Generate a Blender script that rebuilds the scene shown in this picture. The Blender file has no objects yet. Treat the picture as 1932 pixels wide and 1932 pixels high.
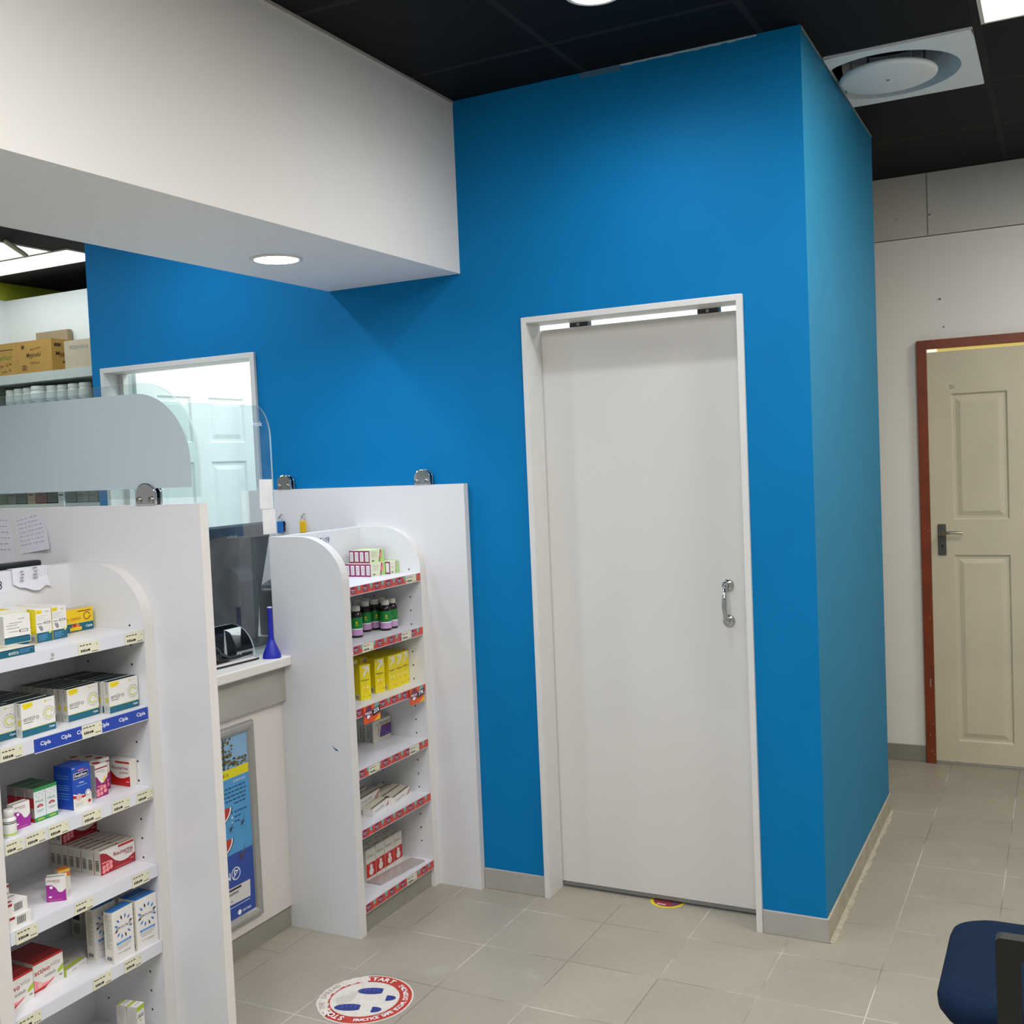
import bpy, bmesh, math, random
from mathutils import Vector, Matrix
random.seed(7)
SC = bpy.context.scene
COL = SC.collection
PI = math.pi

# ------------------------------------------------------------------ materials
def lin(h):
    if isinstance(h, str):
        h = h.lstrip('#')
        c = [int(h[i:i+2], 16)/255 for i in (0, 2, 4)]
    else:
        c = [v/255 for v in h]
    return [(v/12.92 if v <= .04045 else ((v+.055)/1.055)**2.4) for v in c]

_M = {}
def mat(name, col, rough=.5, metal=0., spec=.5, noise=0., nscale=30., bump=0., bscale=200., emit=None, estr=0., coat=0.):
    if name in _M: return _M[name]
    m = bpy.data.materials.new(name); m.use_nodes = True
    nt = m.node_tree; b = nt.nodes['Principled BSDF']
    c = lin(col) + [1]
    b.inputs['Base Color'].default_value = c
    b.inputs['Roughness'].default_value = rough
    b.inputs['Metallic'].default_value = metal
    b.inputs['Specular IOR Level'].default_value = spec
    b.inputs['Coat Weight'].default_value = coat
    if emit:
        b.inputs['Emission Color'].default_value = lin(emit)+[1]
        b.inputs['Emission Strength'].default_value = estr
    if noise or bump:
        tc = nt.nodes.new('ShaderNodeTexCoord')
    if noise:
        n = nt.nodes.new('ShaderNodeTexNoise'); n.inputs['Scale'].default_value = nscale; n.inputs['Detail'].default_value = 4
        nt.links.new(tc.outputs['Object'], n.inputs['Vector'])
        r = nt.nodes.new('ShaderNodeMapRange')
        r.inputs[1].default_value = .3; r.inputs[2].default_value = .7
        r.inputs[3].default_value = 1-noise; r.inputs[4].default_value = 1+noise
        nt.links.new(n.outputs['Fac'], r.inputs[0])
        mx = nt.nodes.new('ShaderNodeMix'); mx.data_type = 'RGBA'; mx.blend_type = 'MULTIPLY'
        mx.inputs[0].default_value = 1
        mx.inputs[6].default_value = c
        nt.links.new(r.outputs[0], mx.inputs[7])
        nt.links.new(mx.outputs[2], b.inputs['Base Color'])
    if bump:
        n2 = nt.nodes.new('ShaderNodeTexNoise'); n2.inputs['Scale'].default_value = bscale; n2.inputs['Detail'].default_value = 3
        nt.links.new(tc.outputs['Object'], n2.inputs['Vector'])
        bp = nt.nodes.new('ShaderNodeBump'); bp.inputs['Strength'].default_value = bump; bp.inputs['Distance'].default_value = .002
        nt.links.new(n2.outputs['Fac'], bp.inputs['Height'])
        nt.links.new(bp.outputs['Normal'], b.inputs['Normal'])
    _M[name] = m
    return m

def emitter(name, col, s):
    if name in _M: return _M[name]
    m = bpy.data.materials.new(name); m.use_nodes = True
    nt = m.node_tree; nt.nodes.clear()
    e = nt.nodes.new('ShaderNodeEmission'); o = nt.nodes.new('ShaderNodeOutputMaterial')
    e.inputs[0].default_value = lin(col)+[1]; e.inputs[1].default_value = s
    nt.links.new(e.outputs[0], o.inputs[0]); _M[name] = m
    return m

def glass(name, tint, refl=.05, haze=0., hazecol='#d8e4e8'):
    m = bpy.data.materials.new(name); m.use_nodes = True
    nt = m.node_tree; nt.nodes.clear()
    o = nt.nodes.new('ShaderNodeOutputMaterial')
    t = nt.nodes.new('ShaderNodeBsdfTransparent'); t.inputs[0].default_value = lin(tint)+[1]
    g = nt.nodes.new('ShaderNodeBsdfGlossy'); g.inputs['Roughness'].default_value = .03
    lw = nt.nodes.new('ShaderNodeLayerWeight'); lw.inputs[0].default_value = .25
    mu = nt.nodes.new('ShaderNodeMath'); mu.operation = 'MULTIPLY_ADD'; mu.inputs[1].default_value = .15; mu.inputs[2].default_value = refl
    nt.links.new(lw.outputs['Fresnel'], mu.inputs[0])
    mx = nt.nodes.new('ShaderNodeMixShader')
    nt.links.new(mu.outputs[0], mx.inputs[0]); nt.links.new(t.outputs[0], mx.inputs[1]); nt.links.new(g.outputs[0], mx.inputs[2])
    last = mx
    if haze:
        d = nt.nodes.new('ShaderNodeBsdfDiffuse'); d.inputs[0].default_value = lin(hazecol)+[1]
        tc = nt.nodes.new('ShaderNodeTexCoord'); n = nt.nodes.new('ShaderNodeTexNoise'); n.inputs['Scale'].default_value = 14
        n.inputs['Detail'].default_value = 8
        nt.links.new(tc.outputs['Object'], n.inputs['Vector'])
        r = nt.nodes.new('ShaderNodeMapRange'); r.inputs[1].default_value = .35; r.inputs[2].default_value = .75
        r.inputs[3].default_value = haze*.5; r.inputs[4].default_value = haze*1.8
        nt.links.new(n.outputs['Fac'], r.inputs[0])
        m2 = nt.nodes.new('ShaderNodeMixShader')
        nt.links.new(r.outputs[0], m2.inputs[0]); nt.links.new(mx.outputs[0], m2.inputs[1]); nt.links.new(d.outputs[0], m2.inputs[2])
        last = m2
    nt.links.new(last.outputs[0], o.inputs[0]); _M[name] = m
    return m

def frosted(name, col):
    m = bpy.data.materials.new(name); m.use_nodes = True
    nt = m.node_tree; nt.nodes.clear()
    o = nt.nodes.new('ShaderNodeOutputMaterial')
    d = nt.nodes.new('ShaderNodeBsdfDiffuse'); d.inputs[0].default_value = lin(col)+[1]
    t = nt.nodes.new('ShaderNodeBsdfTranslucent'); t.inputs[0].default_value = lin(col)+[1]
    mx = nt.nodes.new('ShaderNodeMixShader'); mx.inputs[0].default_value = .5
    nt.links.new(d.outputs[0], mx.inputs[1]); nt.links.new(t.outputs[0], mx.inputs[2]); nt.links.new(mx.outputs[0], o.inputs[0])
    _M[name] = m
    return m

# ------------------------------------------------------------------ mesh helper
class MB:
    def __init__(s): s.v = []; s.f = []; s.m = []; s.mats = []; s.sm = []
    def mi(s, m):
        if m not in s.mats: s.mats.append(m)
        return s.mats.index(m)
    def add(s, vs, fs, m, smooth=False):
        k = len(s.v); s.v += [tuple(v) for v in vs]; i = s.mi(m)
        for f in fs: s.f.append([k+a for a in f]); s.m.append(i); s.sm.append(smooth)
        return s
    def box(s, x0, x1, y0, y1, z0, z1, m, faces=None):
        vs = [(x0,y0,z0),(x1,y0,z0),(x1,y1,z0),(x0,y1,z0),(x0,y0,z1),(x1,y0,z1),(x1,y1,z1),(x0,y1,z1)]
        F = {'-z':(0,3,2,1),'+z':(4,5,6,7),'-y':(0,1,5,4),'+x':(1,2,6,5),'+y':(2,3,7,6),'-x':(3,0,4,7)}
        for k, f in F.items():
            mm = faces.get(k, m) if faces else m
            s.add([vs[i] for i in f], [(0,1,2,3)], mm)
        return s
    def quad(s, a, b, c, d, m): return s.add([a,b,c,d], [(0,1,2,3)], m)
    def prism(s, pts, axis, a0, a1, m, mside=None, smooth=False):
        # pts 2-D outline; axis 'y': (x,z), 'x': (y,z), 'z': (x,y)
        def P(p, a): return {'y':(p[0],a,p[1]),'x':(a,p[0],p[1]),'z':(p[0],p[1],a)}[axis]
        n = len(pts)
        A = [P(p, a0) for p in pts]; B = [P(p, a1) for p in pts]
        s.add(A, [tuple(range(n))], m); s.add(B, [tuple(reversed(range(n)))], m)
        for i in range(n):
            j = (i+1) % n
            s.add([A[i],B[i],B[j],A[j]], [(0,1,2,3)], mside or m, smooth)
        return s
    def lathe(s, prof, m, n=20, c=(0,0,0), smooth=True, axis='z'):
        vs = []; fs = []
        for (r, z) in prof:
            for i in range(n):
                a = 2*PI*i/n
                p = (r*math.cos(a), r*math.sin(a), z)
                if axis == 'x': p = (p[2], p[0], p[1])
                if axis == 'y': p = (p[0], p[2], p[1])
                vs.append((c[0]+p[0], c[1]+p[1], c[2]+p[2]))
        for k in range(len(prof)-1):
            for i in range(n):
                j = (i+1) % n
                fs.append((k*n+i, k*n+j, (k+1)*n+j, (k+1)*n+i))
        s.add(vs, fs, m, smooth)
        s.add(vs[:n], [tuple(reversed(range(n)))], m); s.add(vs[-n:], [tuple(range(n))], m)
        return s
    def tube(s, path, r, m, n=8):
        vs = []; fs = []
        P = [Vector(p) for p in path]; prev = None
        for i, p in enumerate(P):
            t = (P[min(i+1,len(P)-1)]-P[max(i-1,0)]).normalized()
            if prev is None:
                a = Vector((0,0,1)) if abs(t.z) < .9 else Vector((1,0,0))
                u = t.cross(a).normalized()
            else:
                u = (prev - t*prev.dot(t)).normalized()
            prev = u; w = t.cross(u)
            rr = r[i] if isinstance(r, (list, tuple)) else r
            for k in range(n):
                an = 2*PI*k/n
                vs.append(p + u*rr*math.cos(an) + w*rr*math.sin(an))
        for i in range(len(P)-1):
            for k in range(n):
                j = (k+1) % n
                fs.append((i*n+k, i*n+j, (i+1)*n+j, (i+1)*n+k))
        s.add(vs, fs, m, True)
        s.add(vs[:n], [tuple(reversed(range(n)))], m); s.add(vs[-n:], [tuple(range(n))], m)
        return s
    def mesh(s, name, off=(0,0,0), bevel=0., seg=2, merge=False):
        me = bpy.data.meshes.new(name)
        me.from_pydata([(v[0]-off[0], v[1]-off[1], v[2]-off[2]) for v in s.v], [], s.f)
        for m in s.mats: me.materials.append(m)
        for p, i, sm in zip(me.polygons, s.m, s.sm): p.material_index = i; p.use_smooth = sm
        bm = bmesh.new(); bm.from_mesh(me)
        if bevel or merge:
            bmesh.ops.remove_doubles(bm, verts=bm.verts, dist=1e-5)
            bmesh.ops.recalc_face_normals(bm, faces=bm.faces)
        if bevel:
            es = [e for e in bm.edges if len(e.link_faces) == 2 and e.calc_face_angle(0) > .6]
            bmesh.ops.bevel(bm, geom=es, offset=bevel, segments=seg, affect='EDGES', profile=.5, clamp_overlap=True)
        bm.to_mesh(me); bm.free()
        me.update()
        return me

def obj(name, me, parent=None, loc=(0,0,0), rot=(0,0,0)):
    o = bpy.data.objects.new(name, me); COL.objects.link(o)
    o.location = loc; o.rotation_euler = rot
    if parent: o.parent = parent
    return o
def tag(o, label=None, cat=None, group=None, kind=None):
    if label: o['label'] = label
    if cat: o['category'] = cat
    if group: o['group'] = group
    if kind: o['kind'] = kind
    return o
def thing(name, label, cat, loc=(0,0,0), rz=0, group=None, kind=None):
    o = bpy.data.objects.new(name, None); COL.objects.link(o)
    o.empty_display_size = .05
    o.location = loc; o.rotation_euler = (0,0,rz)
    return tag(o, label, cat, group, kind)
def wpart(name, mb, parent, off, **k):     # mesh given in world coordinates, parent (unrotated) at off
    off = Vector((0, 0, 0)); q = parent
    while q: off += q.location; q = q.parent
    return obj(name, mb.mesh(name, off, **k), parent)
def part(name, mb, parent, **k):
    return obj(name, mb.mesh(name, **k), parent)
def struct(name, mb, label=None, cat=None, **k):
    return tag(obj(name, mb.mesh(name, **k)), label, cat, kind='structure')
def copy_thing(root, loc, rz=0):
    r = root.copy(); COL.objects.link(r); r.location = loc; r.rotation_euler = (0,0,rz)
    for ch in root.children:
        c = ch.copy(); COL.objects.link(c); c.parent = r
        for g in ch.children:
            d = g.copy(); COL.objects.link(d); d.parent = c
    return r

# ------------------------------------------------------------------ text as flat mesh
_T = {}
def textgeo(s, bold=0.):
    k = (s, bold)
    if k in _T: return _T[k]
    cu = bpy.data.curves.new('lettering', 'FONT'); cu.body = s; cu.resolution_u = 2; cu.offset = bold
    ob = bpy.data.objects.new('lettering', cu)
    me = bpy.data.meshes.new_from_object(ob)
    vs = [(v.co.x, v.co.y) for v in me.vertices]; fs = [tuple(p.vertices) for p in me.polygons]
    bpy.data.objects.remove(ob); bpy.data.curves.remove(cu); bpy.data.meshes.remove(me)
    x0 = min(v[0] for v in vs); x1 = max(v[0] for v in vs); y0 = min(v[1] for v in vs); y1 = max(v[1] for v in vs)
    _T[k] = ([(v[0]-x0, v[1]-y0) for v in vs], fs, x1-x0, y1-y0)
    return _T[k]
def put_text(mb, s, O, U, V, m, w=None, h=None, bold=0.):
    """O lower-left corner, U and V unit directions; fit to width w and/or height h"""
    vs, fs, tw, th = textgeo(s, bold)
    sx = w/tw if w else h/th
    sy = h/th if h else sx
    O = Vector(O); U = Vector(U); V = Vector(V)
    mb.add([O+U*(a*sx)+V*(b*sy) for a, b in vs], fs, m)
def disc(mb, O, U, V, r, m, n=24, r2=None, r0=0., a0=0., a1=2*PI):
    O = Vector(O); U = Vector(U); V = Vector(V); r2 = r2 or r
    if r0:
        vs = []; k = n+1
        for rr in (r0, 1.):
            for i in range(k):
                a = a0+(a1-a0)*i/n
                vs.append(O+U*(r*rr*math.cos(a))+V*(r2*rr*math.sin(a)))
        mb.add(vs, [(i, k+i, k+i+1, i+1) for i in range(n)], m)
    else:
        mb.add([O+U*(r*math.cos(2*PI*i/n))+V*(r2*math.sin(2*PI*i/n)) for i in range(n)], [tuple(range(n))], m)

# ------------------------------------------------------------------ palette
WHITE = mat('white_laminate', '#dfe0e2', .38, noise=.015, nscale=6)
EDGE = mat('edge_banding', '#dedad6', .45, noise=.02, nscale=20)
SHELFW = mat('white_shelf_board', '#e2e2e6', .42, noise=.015, nscale=9)
STRIPW = mat('white_price_strip', '#d9dbe3', .35, noise=.015, nscale=9)
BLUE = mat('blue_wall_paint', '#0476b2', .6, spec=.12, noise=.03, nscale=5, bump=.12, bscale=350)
BLUESIDE = mat('blue_wall_paint_light_tint', '#2080ac', .6, spec=.2, noise=.03, nscale=5, bump=.08, bscale=350)  # same blue paint; tealer tone stands in for the light on this side
WALLW = mat('white_wall_paint', '#eeede8', .6, noise=.02, nscale=3, bump=.08)
WARMW = mat('warm_white_bulkhead_paint', '#f2eee7', .6, noise=.015, nscale=3, bump=.06)
FRAMEW = mat('white_door_frame_paint', '#d9d9d6', .45, noise=.02, nscale=8)
DOORW = mat('white_door_leaf_paint', '#d7d6d2', .4, noise=.012, nscale=4)
SKIRT = mat('grey_beige_skirting_tile', '#a9a7a0', .45, noise=.05, nscale=14)
GREYB = mat('grey_fascia_board', '#a7a49c', .5, noise=.06, nscale=10)
PLINTH = mat('brushed_metal_plinth', '#a3a194', .42, metal=.35, noise=.07, nscale=7)
CHROME = mat('chrome', '#c4c8cc', .08, metal=1., noise=.02)
STEEL = mat('satin_steel', '#a8a8a4', .3, metal=1., noise=.03)
DARKSTEEL = mat('dark_hardware', '#3b3d3a', .45, metal=.6, noise=.05)
BLACKP = mat('black_plastic', '#0b0d10', .45, noise=.1, nscale=20)
BLACKG = mat('black_gloss_plastic', '#15181d', .3, noise=.05)
INK = mat('dark_ink', '#26262a', .6, noise=.02)
GREYINK = mat('grey_ink', '#8b8b8b', .6, noise=.02)
DARKHOLE = mat('dark_hole', '#20201f', .8, noise=.02)
PAPER = mat('white_paper', '#dfe0ea', .7, noise=.02, nscale=30)
CREAMP = mat('cream_ticket_paper', '#dedbc2', .7, noise=.02, nscale=30)
LAMPW = emitter('lamp_white', '#fdfaf2', 12.)
PRW = mat('carton_white', '#e4e1dc', .5, noise=.015, nscale=40)
PRC = mat('carton_cream', '#dedacb', .5, noise=.02, nscale=40)
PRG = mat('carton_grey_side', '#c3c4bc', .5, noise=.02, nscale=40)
TEAL = mat('carton_teal', '#0f6076', .4, noise=.03)
DTEAL = mat('carton_dark_teal', '#122d33', .45, noise=.06)
LIMELINE = mat('carton_lime_line', '#c9cf6a', .5, noise=.02)
YEL = mat('carton_yellow', '#e9d413', .42, noise=.02)
YEL2 = mat('carton_warm_yellow', '#edc411', .42, noise=.02)
DYEL = mat('carton_dull_yellow', '#c7b31a', .5, noise=.02)
PUR = mat('carton_purple', '#9b2390', .42, noise=.02)
MAG = mat('carton_magenta', '#8d1c66', .42, noise=.02)
RED = mat('carton_dark_red', '#9d1226', .42, noise=.02)
RED2 = mat('carton_red', '#b81712', .42, noise=.02)
PINK = mat('carton_pink', '#ef8f96', .5, noise=.02)
GREEN = mat('carton_green', '#2c8a4d', .42, noise=.02)
DGREEN = mat('carton_dark_green', '#1c4426', .42, noise=.05)
LIME = mat('carton_lime', '#a7c22a', .42, noise=.02)
PALEGREEN = mat('carton_pale_green', '#a9dd7c', .42, noise=.02)
PBLUE = mat('carton_blue', '#1a49b0', .35, noise=.02)
SBLUE = mat('carton_sky_blue', '#2f75bd', .42, noise=.02)
LBLUE = mat('carton_light_blue', '#6f9fd8', .42, noise=.02)
NAVY = mat('carton_navy', '#0c1240', .42, noise=.02)
ORANGE = mat('carton_orange', '#e07a1c', .42, noise=.02)
BROWN = mat('carton_brown', '#7a3a12', .5, noise=.02)
VIOLET = mat('carton_violet', '#6a3f92', .42, noise=.02)
WHITEINK = mat('white_ink', '#f2f4f8', .5, noise=.01)
KRAFT = mat('kraft_cardboard', '#b98f45', .7, noise=.06, nscale=12)
KRAFT2 = mat('pale_cardboard', '#c5b79c', .7, noise=.05, nscale=12)
KRAFT3 = mat('grey_brown_cardboard', '#9c8c6e', .7, noise=.05, nscale=12)

# ------------------------------------------------------------------ floor
def floor_material():
    m = bpy.data.materials.new('grey_beige_floor_tile'); m.use_nodes = True
    nt = m.node_tree; N = nt.nodes; L = nt.links; b = N['Principled BSDF']
    tc = N.new('ShaderNodeTexCoord'); sx = N.new('ShaderNodeSeparateXYZ'); L.new(tc.outputs['Object'], sx.inputs[0])
    def math_(op, a, bb=None, c=None):
        n = N.new('ShaderNodeMath'); n.operation = op
        for i, q in enumerate((a, bb, c)):
            if q is None: continue
            if isinstance(q, (int, float)): n.inputs[i].default_value = q
            else: L.new(q, n.inputs[i])
        return n.outputs[0]
    def cell(sock, off, pitch):
        t = math_('DIVIDE', math_('SUBTRACT', sock, off), pitch)
        fl = math_('FLOOR', t); fr = math_('SUBTRACT', t, fl)
        d = math_('MULTIPLY', math_('MINIMUM', fr, math_('SUBTRACT', 1., fr)), pitch)
        return fl, d
    fx, dx = cell(sx.outputs[0], -2.035, .3030); fy, dy = cell(sx.outputs[1], 3.0285, .3025)
    d = math_('MINIMUM', dx, dy)
    line = N.new('ShaderNodeMapRange'); L.new(d, line.inputs[0])
    line.inputs[1].default_value = .0008; line.inputs[2].default_value = .0021; line.inputs[3].default_value = 1; line.inputs[4].default_value = 0
    cmb = N.new('ShaderNodeCombineXYZ'); L.new(fx, cmb.inputs[0]); L.new(fy, cmb.inputs[1])
    wn = N.new('ShaderNodeTexWhiteNoise'); wn.noise_dimensions = '2D'; L.new(cmb.outputs[0], wn.inputs['Vector'])
    n1 = N.new('ShaderNodeTexNoise'); n1.inputs['Scale'].default_value = 3.2; n1.inputs['Detail'].default_value = 8; L.new(tc.outputs['Object'], n1.inputs['Vector'])
    n2 = N.new('ShaderNodeTexNoise'); n2.inputs['Scale'].default_value = 60; n2.inputs['Detail'].default_value = 4; L.new(tc.outputs['Object'], n2.inputs['Vector'])
    n3 = N.new('ShaderNodeTexNoise'); n3.inputs['Scale'].default_value = 7; n3.inputs['Detail'].default_value = 3; L.new(tc.outputs['Object'], n3.inputs['Vector'])
    v = math_('ADD', math_('MULTIPLY', wn.outputs['Value'], .06), math_('ADD', math_('MULTIPLY', n1.outputs['Fac'], .26), math_('MULTIPLY', n2.outputs['Fac'], .16)))
    v = math_('ADD', v, .74)
    base = N.new('ShaderNodeMix'); base.data_type = 'RGBA'; base.blend_type = 'MULTIPLY'; base.inputs[0].default_value = 1
    base.inputs[6].default_value = lin('#a19a8c')+[1]; L.new(v, base.inputs[7])
    # scuffed whitish patches
    sc = N.new('ShaderNodeMapRange'); L.new(n3.outputs['Fac'], sc.inputs[0]); sc.inputs[1].default_value = .62; sc.inputs[2].default_value = .8; sc.inputs[3].default_value = 0; sc.inputs[4].default_value = .3
    scm = N.new('ShaderNodeMix'); scm.data_type = 'RGBA'; L.new(sc.outputs[0], scm.inputs[0]); L.new(base.outputs[2], scm.inputs[6]); scm.inputs[7].default_value = lin('#bbb7ae')+[1]
    # grout: from white to dark grey
    gr = N.new('ShaderNodeValToRGB'); gr.color_ramp.elements[0].position = .44; gr.color_ramp.elements[0].color = lin('#77736a')+[1]
    gr.color_ramp.elements[1].position = .60; gr.color_ramp.elements[1].color = lin('#cfcabf')+[1]
    L.new(n1.outputs['Fac'], gr.inputs[0])
    fin = N.new('ShaderNodeMix'); fin.data_type = 'RGBA'; L.new(line.outputs[0], fin.inputs[0]); L.new(scm.outputs[2], fin.inputs[6]); L.new(gr.outputs[0], fin.inputs[7])
    L.new(fin.outputs[2], b.inputs['Base Color'])
    b.inputs['Roughness'].default_value = .42; b.inputs['Specular IOR Level'].default_value = .4
    bp = N.new('ShaderNodeBump'); bp.inputs['Strength'].default_value = .25; bp.inputs['Distance'].default_value = .002
    inv = math_('SUBTRACT', 1., line.outputs[0]); L.new(inv, bp.inputs['Height']); L.new(bp.outputs[0], b.inputs['Normal'])
    return m

def ceiling_material():
    m = bpy.data.materials.new('black_ceiling_tile'); m.use_nodes = True
    nt = m.node_tree; N = nt.nodes; L = nt.links; b = N['Principled BSDF']
    tc = N.new('ShaderNodeTexCoord'); sx = N.new('ShaderNodeSeparateXYZ'); L.new(tc.outputs['Object'], sx.inputs[0])
    def math_(op, a, bb=None):
        n = N.new('ShaderNodeMath'); n.operation = op
        for i, q in enumerate((a, bb)):
            if q is None: continue
            if isinstance(q, (int, float)): n.inputs[i].default_value = q
            else: L.new(q, n.inputs[i])
        return n.outputs[0]
    def dist(sock, off, pitch):
        t = math_('DIVIDE', math_('SUBTRACT', sock, off), pitch); fr = math_('SUBTRACT', t, math_('FLOOR', t))
        return math_('MULTIPLY', math_('MINIMUM', fr, math_('SUBTRACT', 1., fr)), pitch)
    dx = dist(sx.outputs[0], -.222, .605); dy = dist(sx.outputs[1], 3.78, .605)
    d = math_('MINIMUM', dx, dy)
    bar = N.new('ShaderNodeMapRange'); L.new(d, bar.inputs[0]); bar.inputs[1].default_value = .0105; bar.inputs[2].default_value = .012; bar.inputs[3].default_value = 1; bar.inputs[4].default_value = 0
    n = N.new('ShaderNodeTexNoise'); n.inputs['Scale'].default_value = 90; n.inputs['Detail'].default_value = 3; L.new(tc.outputs['Object'], n.inputs['Vector'])
    mx = N.new('ShaderNodeMix'); mx.data_type = 'RGBA'; L.new(n.outputs['Fac'], mx.inputs[0])
    mx.inputs[6].default_value = lin('#04060a')+[1]; mx.inputs[7].default_value = lin('#0d1012')+[1]
    m2 = N.new('ShaderNodeMix'); m2.data_type = 'RGBA'; L.new(bar.outputs[0], m2.inputs[0]); L.new(mx.outputs[2], m2.inputs[6]); m2.inputs[7].default_value = lin('#1f2122')+[1]
    L.new(m2.outputs[2], b.inputs['Base Color']); b.inputs['Roughness'].default_value = .7; b.inputs['Specular IOR Level'].default_value = .2
    bp = N.new('ShaderNodeBump'); bp.inputs['Strength'].default_value = .4; bp.inputs['Distance'].default_value = .003
    L.new(bar.outputs[0], bp.inputs['Height']); L.new(bp.outputs[0], b.inputs['Normal'])
    return m

ZC = 2.905
struct('floor', MB().box(-6.6, 2.4, -1.2, 6.2, -.08, 0, floor_material()))
CM = ceiling_material()
struct('ceiling', MB().box(-6.6, -.698, -1.2, 6.2, ZC, ZC+.08, CM).box(-.285, 2.4, -1.2, 6.2, ZC, ZC+.08, CM).box(-.698, -.285, -1.2, 3.835, ZC, ZC+.08, CM).box(-.698, -.285, 4.325, 6.2, ZC, ZC+.08, CM).box(-.75, -.25, 3.8, 4.36, ZC+.1205, ZC+.13, CM))

# ------------------------------------------------------------------ blue wall with two door openings
YW = 3.462; YB = 3.565
wb = MB()
ROOMW = mat('bright_room_paint', '#eef2f1', .55, noise=.01)
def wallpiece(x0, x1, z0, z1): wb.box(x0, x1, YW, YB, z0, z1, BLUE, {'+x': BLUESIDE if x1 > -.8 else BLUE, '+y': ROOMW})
wallpiece(-3.865, -3.80, 0, ZC); wallpiece(-3.80, -2.928, 2.079, ZC); wallpiece(-2.928, -1.706, 0, ZC)
wallpiece(-1.706, -.914, 2.096, ZC); wallpiece(-.914, -.705, 0, ZC)
struct('wall_back', wb, merge=True)
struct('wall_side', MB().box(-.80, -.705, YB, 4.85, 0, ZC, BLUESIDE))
struct('wall_corridor', MB().box(-3.9, 2.4, 5.672, 5.78, 0, 2.6, WALLW).box(-3.9, 2.4, 5.664, 5.78, 2.604, ZC, mat('grey_white_upper_band', '#d2d1cc', .6, noise=.03, nscale=4)), 'white painted wall around the brown-framed door at the end of the passage', 'wall')
# joint line in the upper band and small wall marks
wm = MB().box(-.573, -.570, 5.6615, 5.665, 2.606, ZC, mat('joint_line_grey', '#7c7b75', .8, noise=.02))
for (x, z, w, h) in ((-.566, 2.70, .007, .006), (-.72, 2.70, .004, .004), (-.53, 2.29, .008, .004), (-.512, 2.155, .004, .004)):
    wm.box(x, x+w, 5.660, 5.673, z, z+h, DARKHOLE)
tag(obj('trim_joint', wm.mesh('trim_joint')), kind='structure')
# partition behind the blue wall and the bright room it closes
ROOMW = mat('bright_room_paint', '#eef2f1', .55, noise=.01)
struct('wall_partition', MB().box(-3.865, -3.83, YB, 4.90, 0, ZC, ROOMW))
struct('wall_inner', MB().box(-3.83, -.80, 4.85, 4.90, 0, ZC, ROOMW))
struct('ceiling_inner', MB().box(-3.83, -.80, YB, 4.85, 2.80, 2.82, ROOMW))
# white bulkhead; underside colour raised to stand in for bounced light
struct('wall_bulkhead', MB().box(-2.545, -1.953, -1.2, YW, 2.285, ZC, WARMW, {'-z': mat('bulkhead_underside_lightened', '#f6f7f7', .6, noise=.015)}), 'white boxed bulkhead running along above the dispensary counter', 'bulkhead')
# thin unpainted line where the bulkhead meets the ceiling
tag(obj('trim_bulkhead', MB().box(-1.9535, -1.948, -1.2, YW, ZC-.010, ZC-.0005, mat('cove_sealant', '#b7b2a8', .7, noise=.05)).mesh('trim_bulkhead')), kind='structure')
# ragged paint edge between blue wall and ceiling
rg = MB(); PALEL = mat('bare_plaster_line', '#9db7c6', .8, noise=.05)
for i in range(26):
    x = -1.44+i*.023
    rg.box(x, x+.0232, YW-.002, YW, ZC-.006-random.random()*.003, ZC-.001, PALEL)
rg.box(-1.45, -1.30, YW-.003, YW, ZC-.020, ZC-.002, mat('paint_flap', '#3f6e8e', .7, noise=.06))
tag(obj('trim_ceiling', rg.mesh('trim_ceiling')), kind='structure')
rs = MB()
for i in range(30):
    y = 3.47+i*.046
    rs.box(-.7052, -.7025, y, y+.0462, ZC-.005-random.random()*.003, ZC-.001, mat('pale_plaster_line', '#8f9a97', .8, noise=.05))
tag(obj('trim_side', rs.mesh('trim_side')), kind='structure')

# skirtings
def skirt(name, mb):
    return tag(obj(name, mb.mesh(name, bevel=.0015, seg=1)), kind='structure')
PT = mat('paint_overspill', '#cfd0cb', .7, noise=.1, nscale=60)
skirt('baseboard_back', MB().box(-1.958, -1.708, 3.4525, YW, 0, .076, SKIRT))
skirt('baseboard_corner', MB().box(-.912, -.697, 3.4525, YW, 0, .078, SKIRT))
skirt('baseboard_side', MB().box(-.7045, -.697, YW, 4.848, 0, .078, mat('dusty_skirting', '#b3ad9c', .6, noise=.12, nscale=18)))
skirt('baseboard_corridor', MB().box(-2.5, -.637, 5.660, 5.671, 0, .080, mat('corridor_skirting', '#8f8c80', .5, noise=.04)))
# whitish grout fillet along the foot of the side wall
gf = MB(); GSP = mat('grout_spill', '#b3aa9a', .85, noise=.14, nscale=40)
gw = [.008+random.random()*.012 for i in range(70)]
for i in range(69):
    ya_, yb_ = 3.455+i*.0202, 3.455+(i+1)*.0202
    gf.quad((-.697, ya_, .004), (-.697+gw[i], ya_, .0004), (-.697+gw[i+1], yb_, .0004), (-.697, yb_, .004), GSP)
tag(obj('trim_grout', gf.mesh('trim_grout')), kind='structure')

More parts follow.
